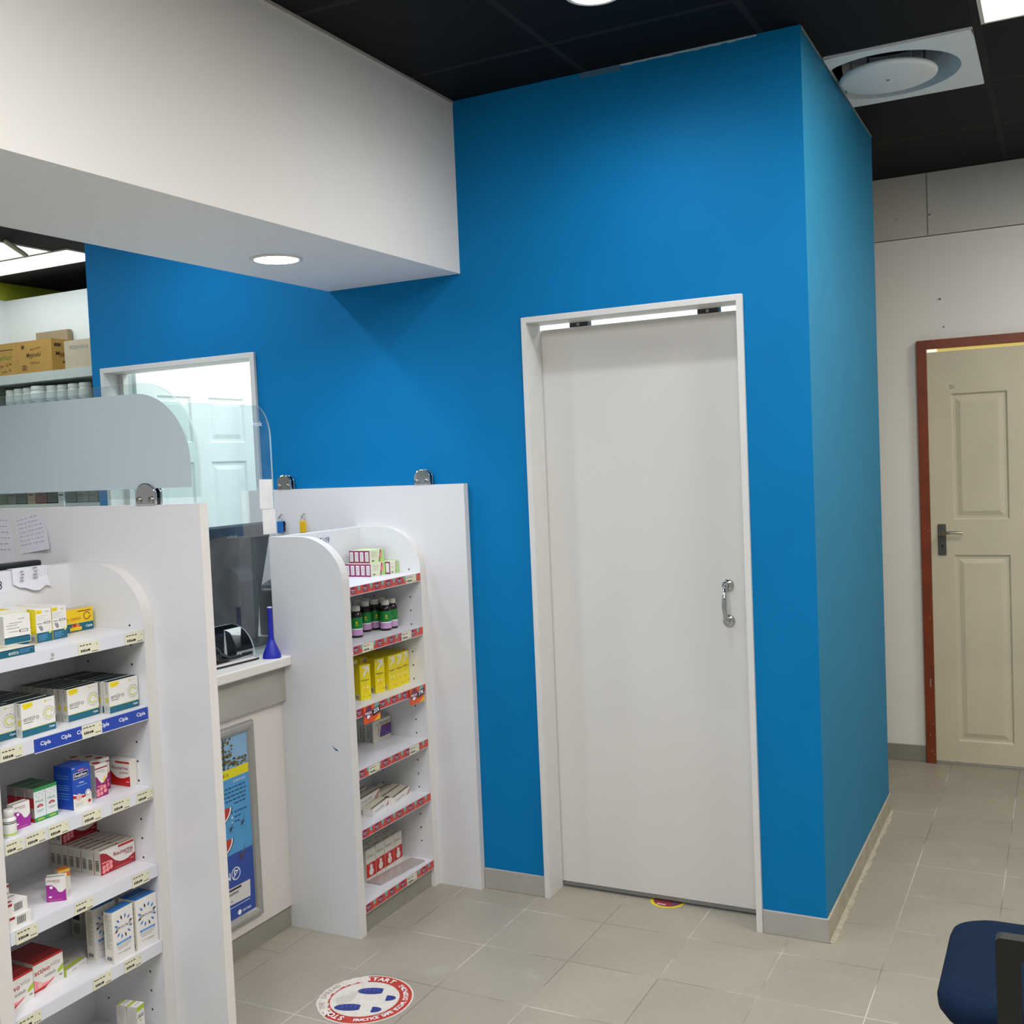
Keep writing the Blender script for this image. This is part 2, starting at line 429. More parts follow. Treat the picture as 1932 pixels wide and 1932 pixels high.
# ------------------------------------------------------------------ door_1: plain white leaf in a white frame
d1 = thing('door_1', 'plain white hung door with a chrome pull in the blue wall', 'door', (-1.31, 3.56, 0), kind='structure')
o1 = (-1.31, 3.56, 0)
def door_frame(x0, x1, zt, y0, y1, t=.020):
    mb = MB()
    mb.box(x0, x0+t, y0, y1, 0, zt, FRAMEW).box(x1-t, x1, y0, y1, 0, zt, FRAMEW).box(x0+t, x1-t, y0, y1, zt-t, zt, FRAMEW)
    return mb
wpart('door_frame', door_frame(-1.708, -.912, 2.098, 3.4485, 3.566), d1, o1, bevel=.001, seg=1)
wpart('leaf', MB().box(-1.735, -.90, 3.572, 3.61, .022, 2.063, DOORW), d1, o1, bevel=.0012, seg=1)
wpart('bottom_strip', MB().box(-1.70, -.93, 3.571, 3.611, .010, .0215, mat('grey_metal_door_strip', '#8d8f8e', .35, metal=.6, noise=.03)), d1, o1)
for xa, xb in ((-1.575, -1.503), (-1.100, -1.026)):
    hw = MB().box(xa, xb, 3.575, 3.607, 2.0635, 2.085, DARKSTEEL)
    hw.lathe([(.006, -.02), (.006, .02)], STEEL, 10, ((xa+xb)/2, 3.590, 2.071), axis='y')
    wpart('hanger_bracket', hw, d1, o1)
hx, hy = -1.024, 3.571
hb = MB()
pth = []
for i in range(15):
    t = i/14
    z = 1.140-.122*t
    pth.append((hx-.004, hy-.010-.030*math.sin(PI*min(1, max(0, t)))**.6, z))
hb.tube(pth, [.0085, .008, .0075, .007, .0072, .0078, .0084, .0088, .0086, .0082, .0078, .0074, .0075, .0085, .0090], CHROME, 12)
hdl = wpart('pull_handle', hb, d1, o1)
tag(hdl, 'chrome bow-shaped pull handle')
for z in (1.140, 1.018):
    wpart('rose_plate', MB().lathe([(.021, 0), (.021, -.004), (.017, -.007), (.010, -.009)], CHROME, 24, (hx, hy, z), axis='y'), hdl, (0, 0, 0))

# ------------------------------------------------------------------ door_2: open doorway with a panelled leaf standing open behind it
def panel_leaf(W, H, T, panels, m, face=+1):
    """local: x 0..W, front at y=0 facing -Y, panels = (x0,x1,z0,z1) with a stepped raised moulding"""
    mb = MB()
    xs = sorted({0, W} | {p[0] for p in panels} | {p[1] for p in panels}); zs = sorted({0, H} | {p[2] for p in panels} | {p[3] for p in panels})
    for i in range(len(xs)-1):
        for j in range(len(zs)-1):
            cx = (xs[i]+xs[i+1])/2; cz = (zs[j]+zs[j+1])/2
            if any(p[0] < cx < p[1] and p[2] < cz < p[3] for p in panels): continue
            mb.quad((xs[i],0,zs[j]), (xs[i+1],0,zs[j]), (xs[i+1],0,zs[j+1]), (xs[i],0,zs[j+1]), m)
    for p in panels:
        rings = [(0, 0), (.008, .011), (.020, .010), (.042, .002)]
        def R(k):
            a, d = rings[k]
            return [(p[0]+a, d, p[2]+a), (p[1]-a, d, p[2]+a), (p[1]-a, d, p[3]-a), (p[0]+a, d, p[3]-a)]
        for k in range(len(rings)-1):
            A, B = R(k), R(k+1)
            for q in range(4):
                r = (q+1) % 4
                mb.quad(A[q], A[r], B[r], B[q], m)
        mb.add(R(len(rings)-1), [(0,1,2,3)], m)
    mb.quad((0,T,0),(0,T,H),(W,T,H),(W,T,0), m); mb.quad((0,0,0),(0,T,0),(W,T,0),(W,0,0), m); mb.quad((0,0,H),(W,0,H),(W,T,H),(0,T,H), m)
    mb.quad((0,0,0),(0,0,H),(0,T,H),(0,T,0), m); mb.quad((W,0,0),(W,T,0),(W,T,H),(W,0,H), m)
    return mb
d2 = thing('door_2', 'white doorway beside the counter with its six-panel door standing open inside', 'door', (-3.36, 3.5, 0), kind='structure')
o2 = (-3.36, 3.5, 0)
wpart('door_frame', door_frame(-3.802, -2.926, 2.081, 3.4485, 3.566, .022).box(-3.780, -3.755, 3.535, 3.566, 0, 2.059, FRAMEW), d2, o2, bevel=.001, seg=1)
PL = [(.125,.345,1.74,1.965), (.465,.725,1.74,1.965), (.125,.345,1.03,1.645), (.465,.725,1.03,1.645), (.125,.345,.2,.9), (.465,.725,.2,.9)]
lf = obj('leaf', panel_leaf(.82, 2.09, .04, PL, ROOMW).mesh('leaf', merge=True), d2, (-3.79+3.36, 3.645-3.5, .01), (0, 0, PI/2))
wpart('hinge_post', MB().box(-3.815, -3.775, 3.572, 3.605, .01, 2.1, mat('grey_jamb_paint', '#a8b3b4', .5, noise=.03)), d2, o2)

# ------------------------------------------------------------------ door_3: cream panelled door in a brown frame at the end of the passage
CREAM = mat('cream_door_paint', '#cfc7b0', .5, noise=.06, nscale=3)
CREAM.node_tree.nodes['Principled BSDF'].inputs['Specular IOR Level'].default_value = .4
WOOD = mat('red_brown_wood_frame', '#7d3413', .4, noise=.18, nscale=9, spec=.5)
d3 = thing('door_3', 'cream moulded-panel door in a red-brown wooden frame', 'door', (-.2, 5.66, 0), kind='structure')
o3 = (-.2, 5.66, 0)
fr3 = MB().box(-.637, -.592, 5.640, 5.70, 0, 2.094, WOOD).box(.225, .270, 5.640, 5.70, 0, 2.094, WOOD).box(-.592, .225, 5.640, 5.70, 2.051, 2.094, WOOD)
f3 = wpart('door_frame', fr3, d3, o3, bevel=.0015, seg=1)
sc3 = MB(); CHIP = mat('pale_chip', '#d8cfc4', .7, noise=.05)
for (x, z, w, h) in ((-.609, .385, .0022, .042), (-.604, .73, .003, .004), (-.618, 1.175, .003, .003), (-.601, 1.16, .002, .003), (-.610, .06, .003, .003), (-.598, .045, .004, .003), (-.615, .14, .002, .006), (-.6, .2, .002, .003)):
    sc3.box(x, x+w, 5.6393, 5.641, z, z+h, CHIP)
wpart('paint_chip', sc3, f3, (0, 0, 0))
P3 = [(.105,.355,1.20,1.815), (.46,.71,1.20,1.815), (.105,.355,.105,1.028), (.46,.71,.105,1.028)]
obj('leaf', panel_leaf(.815, 2.022, .04, P3, CREAM).mesh('leaf', merge=True), d3, (-.591+.2, 5.655-5.66, .014))
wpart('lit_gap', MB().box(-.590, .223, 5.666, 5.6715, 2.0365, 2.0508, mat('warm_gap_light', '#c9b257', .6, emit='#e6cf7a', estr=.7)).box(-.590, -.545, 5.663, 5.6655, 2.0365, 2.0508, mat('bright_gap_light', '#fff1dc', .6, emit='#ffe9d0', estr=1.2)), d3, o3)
pl3 = wpart('lock_plate', MB().box(-.559, -.521, 5.647, 5.6549, 1.041, 1.194, mat('grey_lock_plate', '#5b5d58', .4, metal=.5, noise=.08)), d3, o3, bevel=.003, seg=2)
wpart('keyhole', MB().lathe([(.005, 0), (.005, -.0012)], DARKHOLE, 12, (-.540, 5.6468, 1.088), axis='y').box(-.5425, -.5375, 5.6457, 5.647, 1.074, 1.086, DARKHOLE), pl3, (0, 0, 0))
wpart('lever_handle', MB().tube([(-.545,5.647,1.146),(-.545,5.612,1.146),(-.530,5.606,1.150),(-.500,5.604,1.154),(-.470,5.604,1.155),(-.441,5.606,1.152)], [.009,.009,.0085,.0075,.007,.0065], mat('brushed_nickel', '#bdb8a6', .25, metal=1., noise=.03), 10), pl3, (0, 0, 0))
scr = MB()
put_text(scr, 'Mon', (-.492, 5.6545, 1.864), (1,0,0), (0,0,1), INK, w=.020, h=.008); put_text(scr, '2019', (-.490, 5.6545, 1.852), (1,0,0), (0,0,1), INK, w=.022, h=.009)
wpart('pen_scribble', scr, d3, o3)

# ------------------------------------------------------------------ dispensary shell seen over the counter
struct('wall_dispensary', MB().box(-6.17, -3.865, 4.857, 4.90, 0, 2.788, mat('dispensary_back_paint', '#e8ecea', .55, noise=.01)))
struct('wall_far', MB().box(-6.6, -3.9, 6.1, 6.2, 0, ZC, WALLW))
struct('wall_left', MB().box(-6.27, -6.17, -1.2, 6.1, 2.79, ZC, mat('lime_wall_paint', '#a3ad2c', .6, noise=.03)).box(-6.27, -6.17, -1.2, 6.1, 0, 2.788, ROOMW))

# ------------------------------------------------------------------ ceiling fittings
def downlight(x, y, z, label):
    t = thing('downlight', label, 'downlight', (x, y, z), group='round recessed downlights')
    part('trim_ring', MB().lathe([(.072, 0), (.086, 0), (.086, -.004), (.078, -.007), (.072, -.004)], mat('downlight_trim', '#e6e6e4', .4, noise=.01), 40), t)
    part('diffuser', MB().lathe([(.0715, -.001), (.0715, -.0045)], emitter('downlight_white', '#f6faff', 16.), 40), t)
    return t
downlight(-2.277, 2.822, 2.285, 'round white downlight glowing in the underside of the white bulkhead')
downlight(-1.158, 2.895, ZC, 'round downlight glowing in the black ceiling tile')

def panel_light(x0, x1, y0, y1, label, m, group=None):
    t = thing('panel_light', label, 'ceiling light', ((x0+x1)/2, (y0+y1)/2, ZC), group=group)
    hx_, hy_ = (x1-x0)/2, (y1-y0)/2
    fm = MB(); a = .012; W_ = mat('lamp_frame', '#d9d5c9', .4, noise=.01)
    fm.box(-hx_, hx_, -hy_, -hy_+a, -.008, -.0005, W_).box(-hx_, hx_, hy_-a, hy_, -.008, -.0005, W_).box(-hx_, -hx_+a, -hy_+a, hy_-a, -.008, -.0005, W_).box(hx_-a, hx_, -hy_+a, hy_-a, -.008, -.0005, W_)
    part('frame', fm, t)
    part('diffuser', MB().box(-hx_+a, hx_-a, -hy_+a, hy_-a, -.006, -.001, m), t)
    return t
panel_light(-.209, .372, 3.187, 3.768, 'square white ceiling panel light beside the round air diffuser', emitter('panel_warm_white', '#fff6e6', 12.))
panel_light(-6.10, -5.00, 4.352, 4.652, 'long ceiling light running above the dispensary shelves', emitter('panel_cool_white', '#eefaff', 5.), 'dispensary ceiling lights')
panel_light(-5.70, -5.108, 3.72, 4.34, 'square ceiling light in the dispensary nearer the counter', emitter('panel_cool_white', '#eefaff', 5.), 'dispensary ceiling lights')
cp = thing('conduit', 'short cream pipe slanting down from the dispensary ceiling', 'pipe', (-5.05, 4.1, ZC))
part('pipe', MB().tube([(-.02, -.10, -.005), (0, 0, -.06), (.004, .02, -.075)], .014, mat('cream_plastic_pipe', '#d8d3b4', .5, noise=.03), 10), cp)

# round air diffuser in a square white plate
av = thing('air_diffuser', 'white square ceiling plate with a round disc air diffuser', 'air vent', (-.533, 4.08, ZC))
VW = mat('white_vent_paint', '#f3f6f6', .45, noise=.015)
vp = MB(); n = 48; R0 = .242
# square plate (cut where it meets the blue wall) with a round hole
x0, x1, y0, y1 = -.699+.533, -.236+.533, 3.787-4.08, 4.376-4.08
for i in range(n):
    a0, a1 = 2*PI*i/n, 2*PI*(i+1)/n
    def onsq(a):
        c, s = math.cos(a), math.sin(a)
        t = min((x1/c if c > 1e-6 else (x0/c if c < -1e-6 else 1e9)), (y1/s if s > 1e-6 else (y0/s if s < -1e-6 else 1e9)))
        return (c*t, s*t)
    def circ(a):
        c, s = math.cos(a), math.sin(a); x = max(R0*c, x0+.001); return (x, R0*s)
    A, B, Cc, D = circ(a0), circ(a1), onsq(a1), onsq(a0)
    vp.quad((*A, -.010), (*D, -.010), (*Cc, -.010), (*B, -.010), VW)
for i in range(4):
    q = [(x0,y0),(x1,y0),(x1,y1),(x0,y1)]; A = q[i]; B = q[(i+1) % 4]
    vp.quad((*A, -.010), (*A, -.0005), (*B, -.0005), (*B, -.010), VW)
part('plate', vp, av)
THROAT = mat('vent_throat', '#c3c9cc', .5, noise=.03)
cn = MB(); prof = [(R0, -.010), (.236, -.004), (.215, .020), (.19, .055), (.175, .090), (.172, .118)]
for k in range(len(prof)-1):
    for i in range(n):
        a0, a1 = 2*PI*i/n, 2*PI*(i+1)/n
        def q(r, a, z): return (max(r*math.cos(a), x0+.001), r*math.sin(a), z)
        cn.add([q(prof[k][0],a0,prof[k][1]), q(prof[k][0],a1,prof[k][1]), q(prof[k+1][0],a1,prof[k+1][1]), q(prof[k+1][0],a0,prof[k+1][1])], [(0,1,2,3)], THROAT, True)
part('throat_ring', cn, av)
dk = part('disc', MB().lathe([(.02, -.004), (.150, -.004), (.162, -.009), (.166, -.016), (.163, -.023), (.150, -.027), (.02, -.028)], VW, 48, (.003, -.012, 0)), av)
part('centre_screw', MB().lathe([(.006, -.028), (.006, -.030)], GREYINK, 12, (.003, -.012, 0)), dk)
for a in (.6, 2.2, 3.8, 5.4):
    part('disc_spring', MB().tube([(.003+.14*math.cos(a), -.012+.14*math.sin(a), .10), (.003+.14*math.cos(a), -.012+.14*math.sin(a), -.008)], .004, STEEL, 8), dk)

# ------------------------------------------------------------------ display units
XG, XB = -2.143, -2.409          # front face, face of the back panel
def arch_outline(x0, x1, zt, rx, rz, n=14):
    p = [(x0, 0), (x1, 0)]
    for i in range(n+1):
        a = PI/2*i/n
        p.append((x1-rx+rx*math.cos(a), zt-rz+rz*math.sin(a)))
    p.append((x0, zt))
    return p
SHZ1 = [1.195, .993, .780, .572, .367, .103]
SHZ2 = [1.192, .990, .775, .566, .360, .103]
def gondola(y0, shz, label, baytext, bay_y, tickets, promo):
    """y0 = near face of the near side panel"""
    o = (-2.29, y0+.25, 0)
    t = thing('display_unit', label, 'shelving unit', o, group='arched white display units')
    out = arch_outline(-2.446, XG, 1.367, .180, .160)
    ya, yb = y0+.0370, y0+.4855                 # inner faces
    for (a, b) in ((y0, ya), (yb, y0+.519)):
        mb = MB().prism(out, 'y', a, b, WHITE, EDGE, True)
        if b > ya+.1:
            for hx_ in (-2.356, -2.193):
                for k in range(21):
                    hz = .17+k*.0517
                    mb.add([(hx_+.0032*math.cos(q*PI/4), a-.0004, hz+.0032*math.sin(q*PI/4)) for q in range(8)], [tuple(range(8))], DARKHOLE)
        wpart('side_panel', mb, t, o)
    wpart('back_panel', MB().box(-2.446, XB, ya+.0002, yb-.0002, .06, 1.366, SHELFW), t, o)
    wpart('plinth', MB().box(-2.44, -2.158, ya+.0002, yb-.0002, 0, .070, PLINTH), t, o)
    lb = MB().box(XB+.0002, XB+.0010, bay_y-.082, bay_y, 1.312, 1.358, PAPER)
    put_text(lb, baytext, (XB+.0014, bay_y-.070, 1.322), (0,1,0), (0,0,1), INK, w=.056, h=.022)
    wpart('bay_label', lb, t, o)
    for k, z in enumerate(shz):
        s = wpart('shelf', MB().box(XB+.0003, -2.1505, ya+.0006, yb-.0006, z-.018, z, SHELFW), t, o)
        es = MB().box(-2.1503, XG, ya+.0015, yb-.0015, z-.031, z+.0001, STRIPW)
        if promo:
            es.mats = []; es = MB().box(-2.1503, XG, ya+.0015, yb-.0015, z-.031, z+.0001, STRIPW)
        wpart('edge_strip', es, s, (0,0,0))
        if promo: promo_strip(s, z, ya, yb)
        for (a, b, zl) in tickets[k]:
            price_ticket(s, a, b, z, zl)
    return t, o
PROMO = mat('promo_red_print', '#c8483c', .4, noise=.12, nscale=60)
PROMO2 = mat('promo_orange_print', '#d9693f', .4, noise=.05)
PPUR = mat('promo_plum_print', '#7a2f4a', .4, noise=.05)
PTEAL = mat('promo_teal_print', '#6fb0a8', .4, noise=.05)
def promo_strip(s, z, ya, yb):
    x = XG+.0006; mb = MB().box(XG+.0001, x, ya+.003, yb-.003, z-.0285, z-.0005, PROMO)
    y = ya+.018; k = 0
    while y < yb-.012:
        # plum hexagon with two white lines, teal flag between
        w = .017
        mb.add([(x+.0002, y-w, z-.014), (x+.0002, y-w*.4, z-.0285+.004), (x+.0002, y+w*.4, z-.0285+.004), (x+.0002, y+w, z-.014), (x+.0002, y+w*.5, z-.002), (x+.0002, y-w*.5, z-.002)], [tuple(range(6))], PPUR)
        put_text(mb, 'MEGA', (x+.0004, y-w*.72, z-.0145), (0,1,0), (0,0,1), WHITEINK, w=w*1.45, h=.0045)
        put_text(mb, 'SAVE', (x+.0004, y-w*.36, z-.0205), (0,1,0), (0,0,1), WHITEINK, w=w*.72, h=.0035)
        yt = y+.0355
        if yt < yb-.012:
            mb.add([(x+.0002, yt-.008, z-.0005), (x+.0002, yt-.006, z-.014), (x+.0002, yt, z-.018), (x+.0002, yt+.006, z-.014), (x+.0002, yt+.008, z-.0005)], [(0,1,2,3,4)], PTEAL)
            mb.add([(x+.0002, yt-.012, z-.0285), (x+.0002, yt+.004, z-.0285), (x+.0002, yt-.002, z-.019)], [(0,1,2)], PROMO2)
        y += .0715
    wpart('promo_strip', mb, s, None)
def price_ticket(s, a, b, z, zl=0.):
    x = XG+.0012; w = b-a
    mb = MB().box(x-.0005, x+.0002, a, b, z-.0305-zl, z-.0015, CREAMP)
    x += .0006
    def bar(u0, u1, v0, v1, m): mb.quad((x, a+w*u0, z-.0305+.029*v0), (x, a+w*u1, z-.0305+.029*v0), (x, a+w*u1, z-.0305+.029*v1), (x, a+w*u0, z-.0305+.029*v1), m)
    DK = mat('ticket_print', '#54524c', .7, noise=.02)
    for u in (.06, .20, .36, .52): bar(u, u+.11, .72, .81, DK)
    for u in (.10, .19, .27): bar(u, u+.06, .20, .42, INK)
    bar(.36, .42, .2, .38, INK); bar(.44, .56, .22, .40, INK)
    for u in (.66, .76, .86): bar(u, u+.07, .10, .18, DK)
    bar(.88, .91, .62, .74, DK)
    wpart('price_ticket', mb, s, None)

TK1 = {0: [(1.826,1.887,0), (1.972,2.034,0)], 1: [(1.595,1.652,0), (1.821,1.882,.002)], 2: [(1.592,1.637,0), (1.645,1.70,0), (1.708,1.765,0), (1.807,1.864,.001), (1.899,1.956,0), (1.979,2.034,0)], 3: [(1.604,1.661,.003), (1.768,1.823,0), (1.948,2.006,.002)], 4: [(1.594,1.658,0), (1.808,1.865,0), (1.907,1.963,.001)], 5: []}
TK2 = {0: [(3.294,3.363,0)], 1: [(3.004,3.068,0), (3.248,3.313,0)], 2: [], 3: [(3.005,3.07,0), (3.264,3.329,0)], 4: [], 5: [(3.207,3.273,0)]}
g1, og1 = gondola(1.552, SHZ1, 'nearest arched white display unit, stocked with white, teal, red and blue cartons', 'F108', 1.843, TK1, False)
g2, og2 = gondola(2.911, SHZ2, 'arched white display unit with red promotional shelf strips beside the blue wall', 'F109', 3.217, TK2, True)
# blue brand strip on the second shelf of the near unit
sh2 = [c for c in g1.children if c.name.startswith('shelf')][1]
bs = MB().box(XG+.0002, XG+.0010, 1.684, 2.034, .960, .992, mat('blue_brand_strip', '#2344a8', .35, noise=.03))
for y in (1.709, 1.768, 1.818-.004, 1.884, 1.945, 2.003):
    put_text(bs, 'Cipla', (XG+.0013, y-.008, .971), (0,1,0), (0,0,1), WHITEINK, w=.029, h=.0125, bold=.015)
bs.box(XG+.0008, XG+.0012, 1.684, 2.034, .9585, .960, WHITEINK)
wpart('brand_strip', bs, sh2, None)
# worn sticker remains on the top strip
for (y, z, w, h) in ((1.747,1.176,.008,.008), (1.744,1.169,.010,.004)):
    wpart('sticker_residue', MB().box(XG+.0002, XG+.0006, y, y+w, z, z+h, mat('sticker_residue', '#a6a5a3', .8, noise=.1)), [c for c in g1.children if c.name.startswith('shelf')][0], None)
# hanging promo tags on unit two
g2sh = [c for c in g2.children if c.name.startswith('shelf')]
def promo_tag(y0, txt):
    x = XG+.006; mb = MB().box(x-.0006, x, y0, y0+.098, .716, .7755, mat('tag_orange', '#e2541c', .4, noise=.08, nscale=30))
    F = lambda pts, m, e=.0003: mb.add([(x+e, y0+a, .716+b) for a, b in pts], [tuple(range(len(pts)))], m)
    F([(.058,0),(.098,0),(.098,.022)], mat('tag_yellow', '#efb02a', .4, noise=.05))
    F([(.0,.030),(.022,.058),(.044,.058),(.055,.030),(.03,.012)], PPUR)
    F([(.060,.046),(.072,.0595),(.090,.0595),(.098,.046)], PTEAL)
    F([(.052,.018),(.098,.026),(.098,.050),(.052,.042)], mat('tag_black', '#141210', .4, noise=.02), .0005)
    put_text(mb, 'MEGA', (x+.0007, y0+.008, .716+.030), (0,1,0), (0,0,1), WHITEINK, w=.040, h=.009, bold=.02)
    disc(mb, (x+.0006, y0+.027, .716+.022), (0,1,0), (0,0,1), .010, WHITEINK, 16, .006)
    put_text(mb, txt, (x+.0009, y0+.058, .716+.026), (0,1,0.12), (0,0,1), WHITEINK, w=.034, h=.015, bold=.03)
    wpart('promo_tag', mb, g2sh[2], None)
promo_tag(2.984, '25%'); promo_tag(3.276, '7%')
# blue pen mark on the near side panel of unit two
wpart('pen_mark', MB().add([(-2.220,2.9105,.658), (-2.212,2.9105,.650), (-2.200,2.9105,.645), (-2.196,2.9105,.640), (-2.206,2.9105,.641), (-2.217,2.9105,.651)], [(0,1,2,3,4,5)], mat('blue_pen_ink', '#164a8a', .5, noise=.05)), g2, None)

# tall divider panels
def divider(y0, y1, label):
    o = (-2.47, (y0+y1)/2, 0)
    t = thing('divider_panel', label, 'divider panel', o, group='tall white divider panels')
    wpart('panel', MB().box(-2.975, -1.962, y0, y1, 0, 1.5165, WHITE), t, o)
    wpart('edge_band', MB().box(-1.962, -1.960, y0, y1, 0, 1.518, EDGE).box(-2.975, -1.962, y0, y1, 1.5166, 1.518, EDGE), t, o)
    return t
divider(2.0715, 2.1010, 'tall white divider panel behind the nearest display unit, paper notes stuck on it')
divider(3.4305, 3.4600, 'tall white divider panel against the blue wall, carrying two chrome clamps')

# ------------------------------------------------------------------ counter between the dividers
oc = (-2.7, 2.5, 0)
ct = thing('counter', 'white pharmacy counter front with a grey band, between the two display units', 'counter', oc)
wpart('front_panel', MB().box(-2.97, -2.428, 2.1015, 2.9105, .077, .800, mat('cream_white_laminate', '#dbd6d0', .42, noise=.015)), ct, oc)
wpart('fascia', MB().box(-2.97, -2.408, 2.1015, 2.9105, .801, .925, GREYB), ct, oc)
wpart('plinth', MB().box(-2.97, -2.436, 2.1015, 2.9105, 0, .0765, PLINTH), ct, oc)
wt = obj('worktop', MB().box(-2.97, -2.374, 2.1015, 2.9105, .9255, .958, mat('white_worktop', '#e3dfd8', .35, noise=.015)).mesh('worktop', bevel=.004, seg=2))
tag(wt, 'white worktop on the counter, carrying the clear screen and the monitor', 'worktop')
ct2 = thing('side_counter', 'white desk top behind the farther display unit', 'counter', (-2.7, 3.17, 0))
wpart('worktop', MB().box(-2.97, -2.450, 2.9115, 3.4295, .9255, .958, _M['white_worktop']), ct2, (-2.7, 3.17, 0))
wpart('support_panel', MB().box(-2.95, -2.93, 2.9115, 3.4295, 0, .925, WHITE), ct2, (-2.7, 3.17, 0))

# poster in a snap frame on the counter front
pf = thing('poster_frame', 'silver snap frame holding a tall blue poster on the counter front', 'poster', (-2.428, 2.5, .44))
op = (-2.428, 2.5, .44)
ALU = mat('brushed_aluminium', '#b6b5b0', .35, metal=.75, noise=.04)
YA, YB_, ZA, ZB = 2.246, 2.752, .112, .771; fw = .032
fm = MB()
def prof(a): return [(-2.4278, 0), (-2.414, .006), (-2.410, .020), (-2.412, .036), (-2.420, fw)]
ringpts = []
for (dx_, ins) in [(-2.4278, 0.), (-2.4165, .003), (-2.4115, .009), (-2.4120, .019), (-2.4170, .028), (-2.4240, fw)]:
    ringpts.append([(dx_, YA+ins, ZA+ins), (dx_, YB_-ins, ZA+ins), (dx_, YB_-ins, ZB-ins), (dx_, YA+ins, ZB-ins)])
for k in range(len(ringpts)-1):
    for q in range(4):
        r = (q+1) % 4
        fm.quad(ringpts[k][q], ringpts[k][r], ringpts[k+1][r], ringpts[k+1][q], ALU)
wpart('frame', fm, pf, op)
ps = MB(); xp = -2.4245; ya, yb, za, zb = YA+fw-.002, YB_-fw+.002, ZA+fw-.002, ZB-fw+.002
def PQ(y0, y1, z0, z1, m, e=0.): ps.quad((xp+e, y0, z0), (xp+e, y1, z0), (xp+e, y1, z1), (xp+e, y0, z1), m)
SKY = mat('poster_sky', '#86aed0', .4, noise=.1, nscale=8); PB1 = mat('poster_light_blue', '#4f9ace', .4, noise=.03); PB2 = mat('poster_deep_blue', '#2b4a9e', .4, noise=.03)
PY = mat('poster_yellow', '#e2d60c', .4, noise=.02); TREE = mat('poster_foliage', '#6b5a24', .5, noise=.35, nscale=60); TREE2 = mat('poster_dark_foliage', '#3a3c20', .5, noise=.35, nscale=60)
PQ(ya, yb, za, zb, SKY); 
PQ(ya, yb, .356, .604, PB1, .0003); PQ(ya, yb, .604, .634, PY, .0005); PQ(ya, yb, za, .356, PB2, .0004)
random.seed(3)
for i in range(330):      # autumn foliage on the sky band
    y = random.uniform(2.50, 2.715); hgt = random.random()
    side = (2.715-y)/.2
    if hgt < .34 or (side > .35 and random.random() < .75 and hgt > .25) :
        z = .636+.085*hgt if hgt < .34 else .66+.075*random.random()
    else: continue
    rr = random.uniform(.0025, .007)
    z = min(z, zb-rr-.001); y = min(y, yb-rr-.001); z = max(z, .635+rr*.6)
    disc(ps, (xp+.0006+i*1e-6, y, z), (0,1,0), (0,0,1), rr, TREE if random.random() < .7 else TREE2, 7, rr*.7)
PQ(2.604, 2.610, .636, .736, TREE2, .0009)
put_text(ps, 'MOSQUITOES', (xp+.0009, 2.431, .611), (0,1,0), (0,0,1), mat('olive_ink', '#6c6a10', .5, noise=.02), w=.195, h=.012)
put_text(ps, 'all about them', (xp+.0009, 2.645, .5875), (0,1,0), (0,0,1), WHITEINK, w=.058, h=.008)
IN2 = mat('poster_body_ink', '#1c4a74', .5, noise=.02)
for r_, (a, b) in enumerate(((2.45,2.700), (2.45,2.703), (2.45,2.700), (2.50,2.700), (2.64,2.698))):
    z = .570-.0135*r_; y = b; 
    while y > a:
        w = random.uniform(.008, .022); PQ(max(a, y-w), y, z, z+.0045, IN2, .0009); y -= w+.004
for r_, b in enumerate((2.700, 2.668, 2.668)):
    z = .488-.016*r_; y = 2.642
    PQ(2.628, 2.634, z, z+.006, IN2 if r_ == 0 else WHITEINK, .0009)
    while y < b-.008:
        w = random.uniform(.007, .014); PQ(y, y+w, z, z+.0045, IN2, .0009); y += w+.003
# watermelon slices cut by the frame of view
WM = mat('melon_red', '#b8362a', .5, noise=.05); WR = mat('melon_rind', '#3b3a30', .5, noise=.05)
for zc_ in (.512, .409):
    for rr, m_, e in ((.100, WR, .0010), (.095, WHITEINK, .0011), (.088, WM, .0012)):
        pts = [(xp+e, 2.545+rr*.88*math.cos(-PI+PI*i/20), zc_+rr*.58*math.sin(-PI+PI*i/20)) for i in range(21)]
        ps.add(pts, [tuple(range(21))], m_)
# mosquitoes
MQ = mat('mosquito_ink', '#2a2c33', .5, noise=.05); MQ2 = mat('mosquito_brown', '#5c4036', .5, noise=.1)
def seg(a, b, w, m, e=.0013):
    A = Vector((0, *a)); B = Vector((0, *b)); d_ = (B-A).normalized(); nrm = Vector((0, -d_.z, d_.y))*w
    ps.add([(xp+e, *(A+nrm).yz), (xp+e, *(A-nrm).yz), (xp+e, *(B-nrm).yz), (xp+e, *(B+nrm).yz)], [(0,1,2,3)], m)
for (y, z, s_, m_) in ((2.622,.439,.8,MQ), (2.677,.445,.8,MQ), (2.666,.339,1.2,MQ2)):
    disc(ps, (xp+.0014, y, z), (0,.8,.6), (0,-.6,.8), .009*s_, m_, 12, .004*s_)
    disc(ps, (xp+.0015, y+.006*s_, z+.007*s_), (0,1,0), (0,0,1), .0035*s_, m_, 10)
    for (dy, dz) in ((.016,.020), (.010,-.016), (-.016,.014), (-.018,-.010), (.022,.004), (-.006,-.022)):
        seg((y, z), (y+dy*s_, z+dz*s_), .0006*s_, m_)
    seg((y, z+.004), (y+.018*s_, z+.030*s_), .0018*s_, mat('mosquito_wing', '#5b8fb4', .5, noise=.05), .00135)
put_text(ps, 'PREVENTION', (xp+.0009, 2.41, .275), (0,1,0), (0,0,1), WHITEINK, w=.198, h=.026, bold=.02)
disc(ps, (xp+.0009, 2.634, .290), (0,1,0), (0,0,1), .021, WHITEINK, 28, r0=.86)
for (a, b, w) in (((2.620,.276),(2.649,.303),.0016), ((2.626,.302),(2.642,.296),.0022), ((2.628,.284),(2.626,.302),.0022)): seg(a, b, w, WHITEINK, .0010)
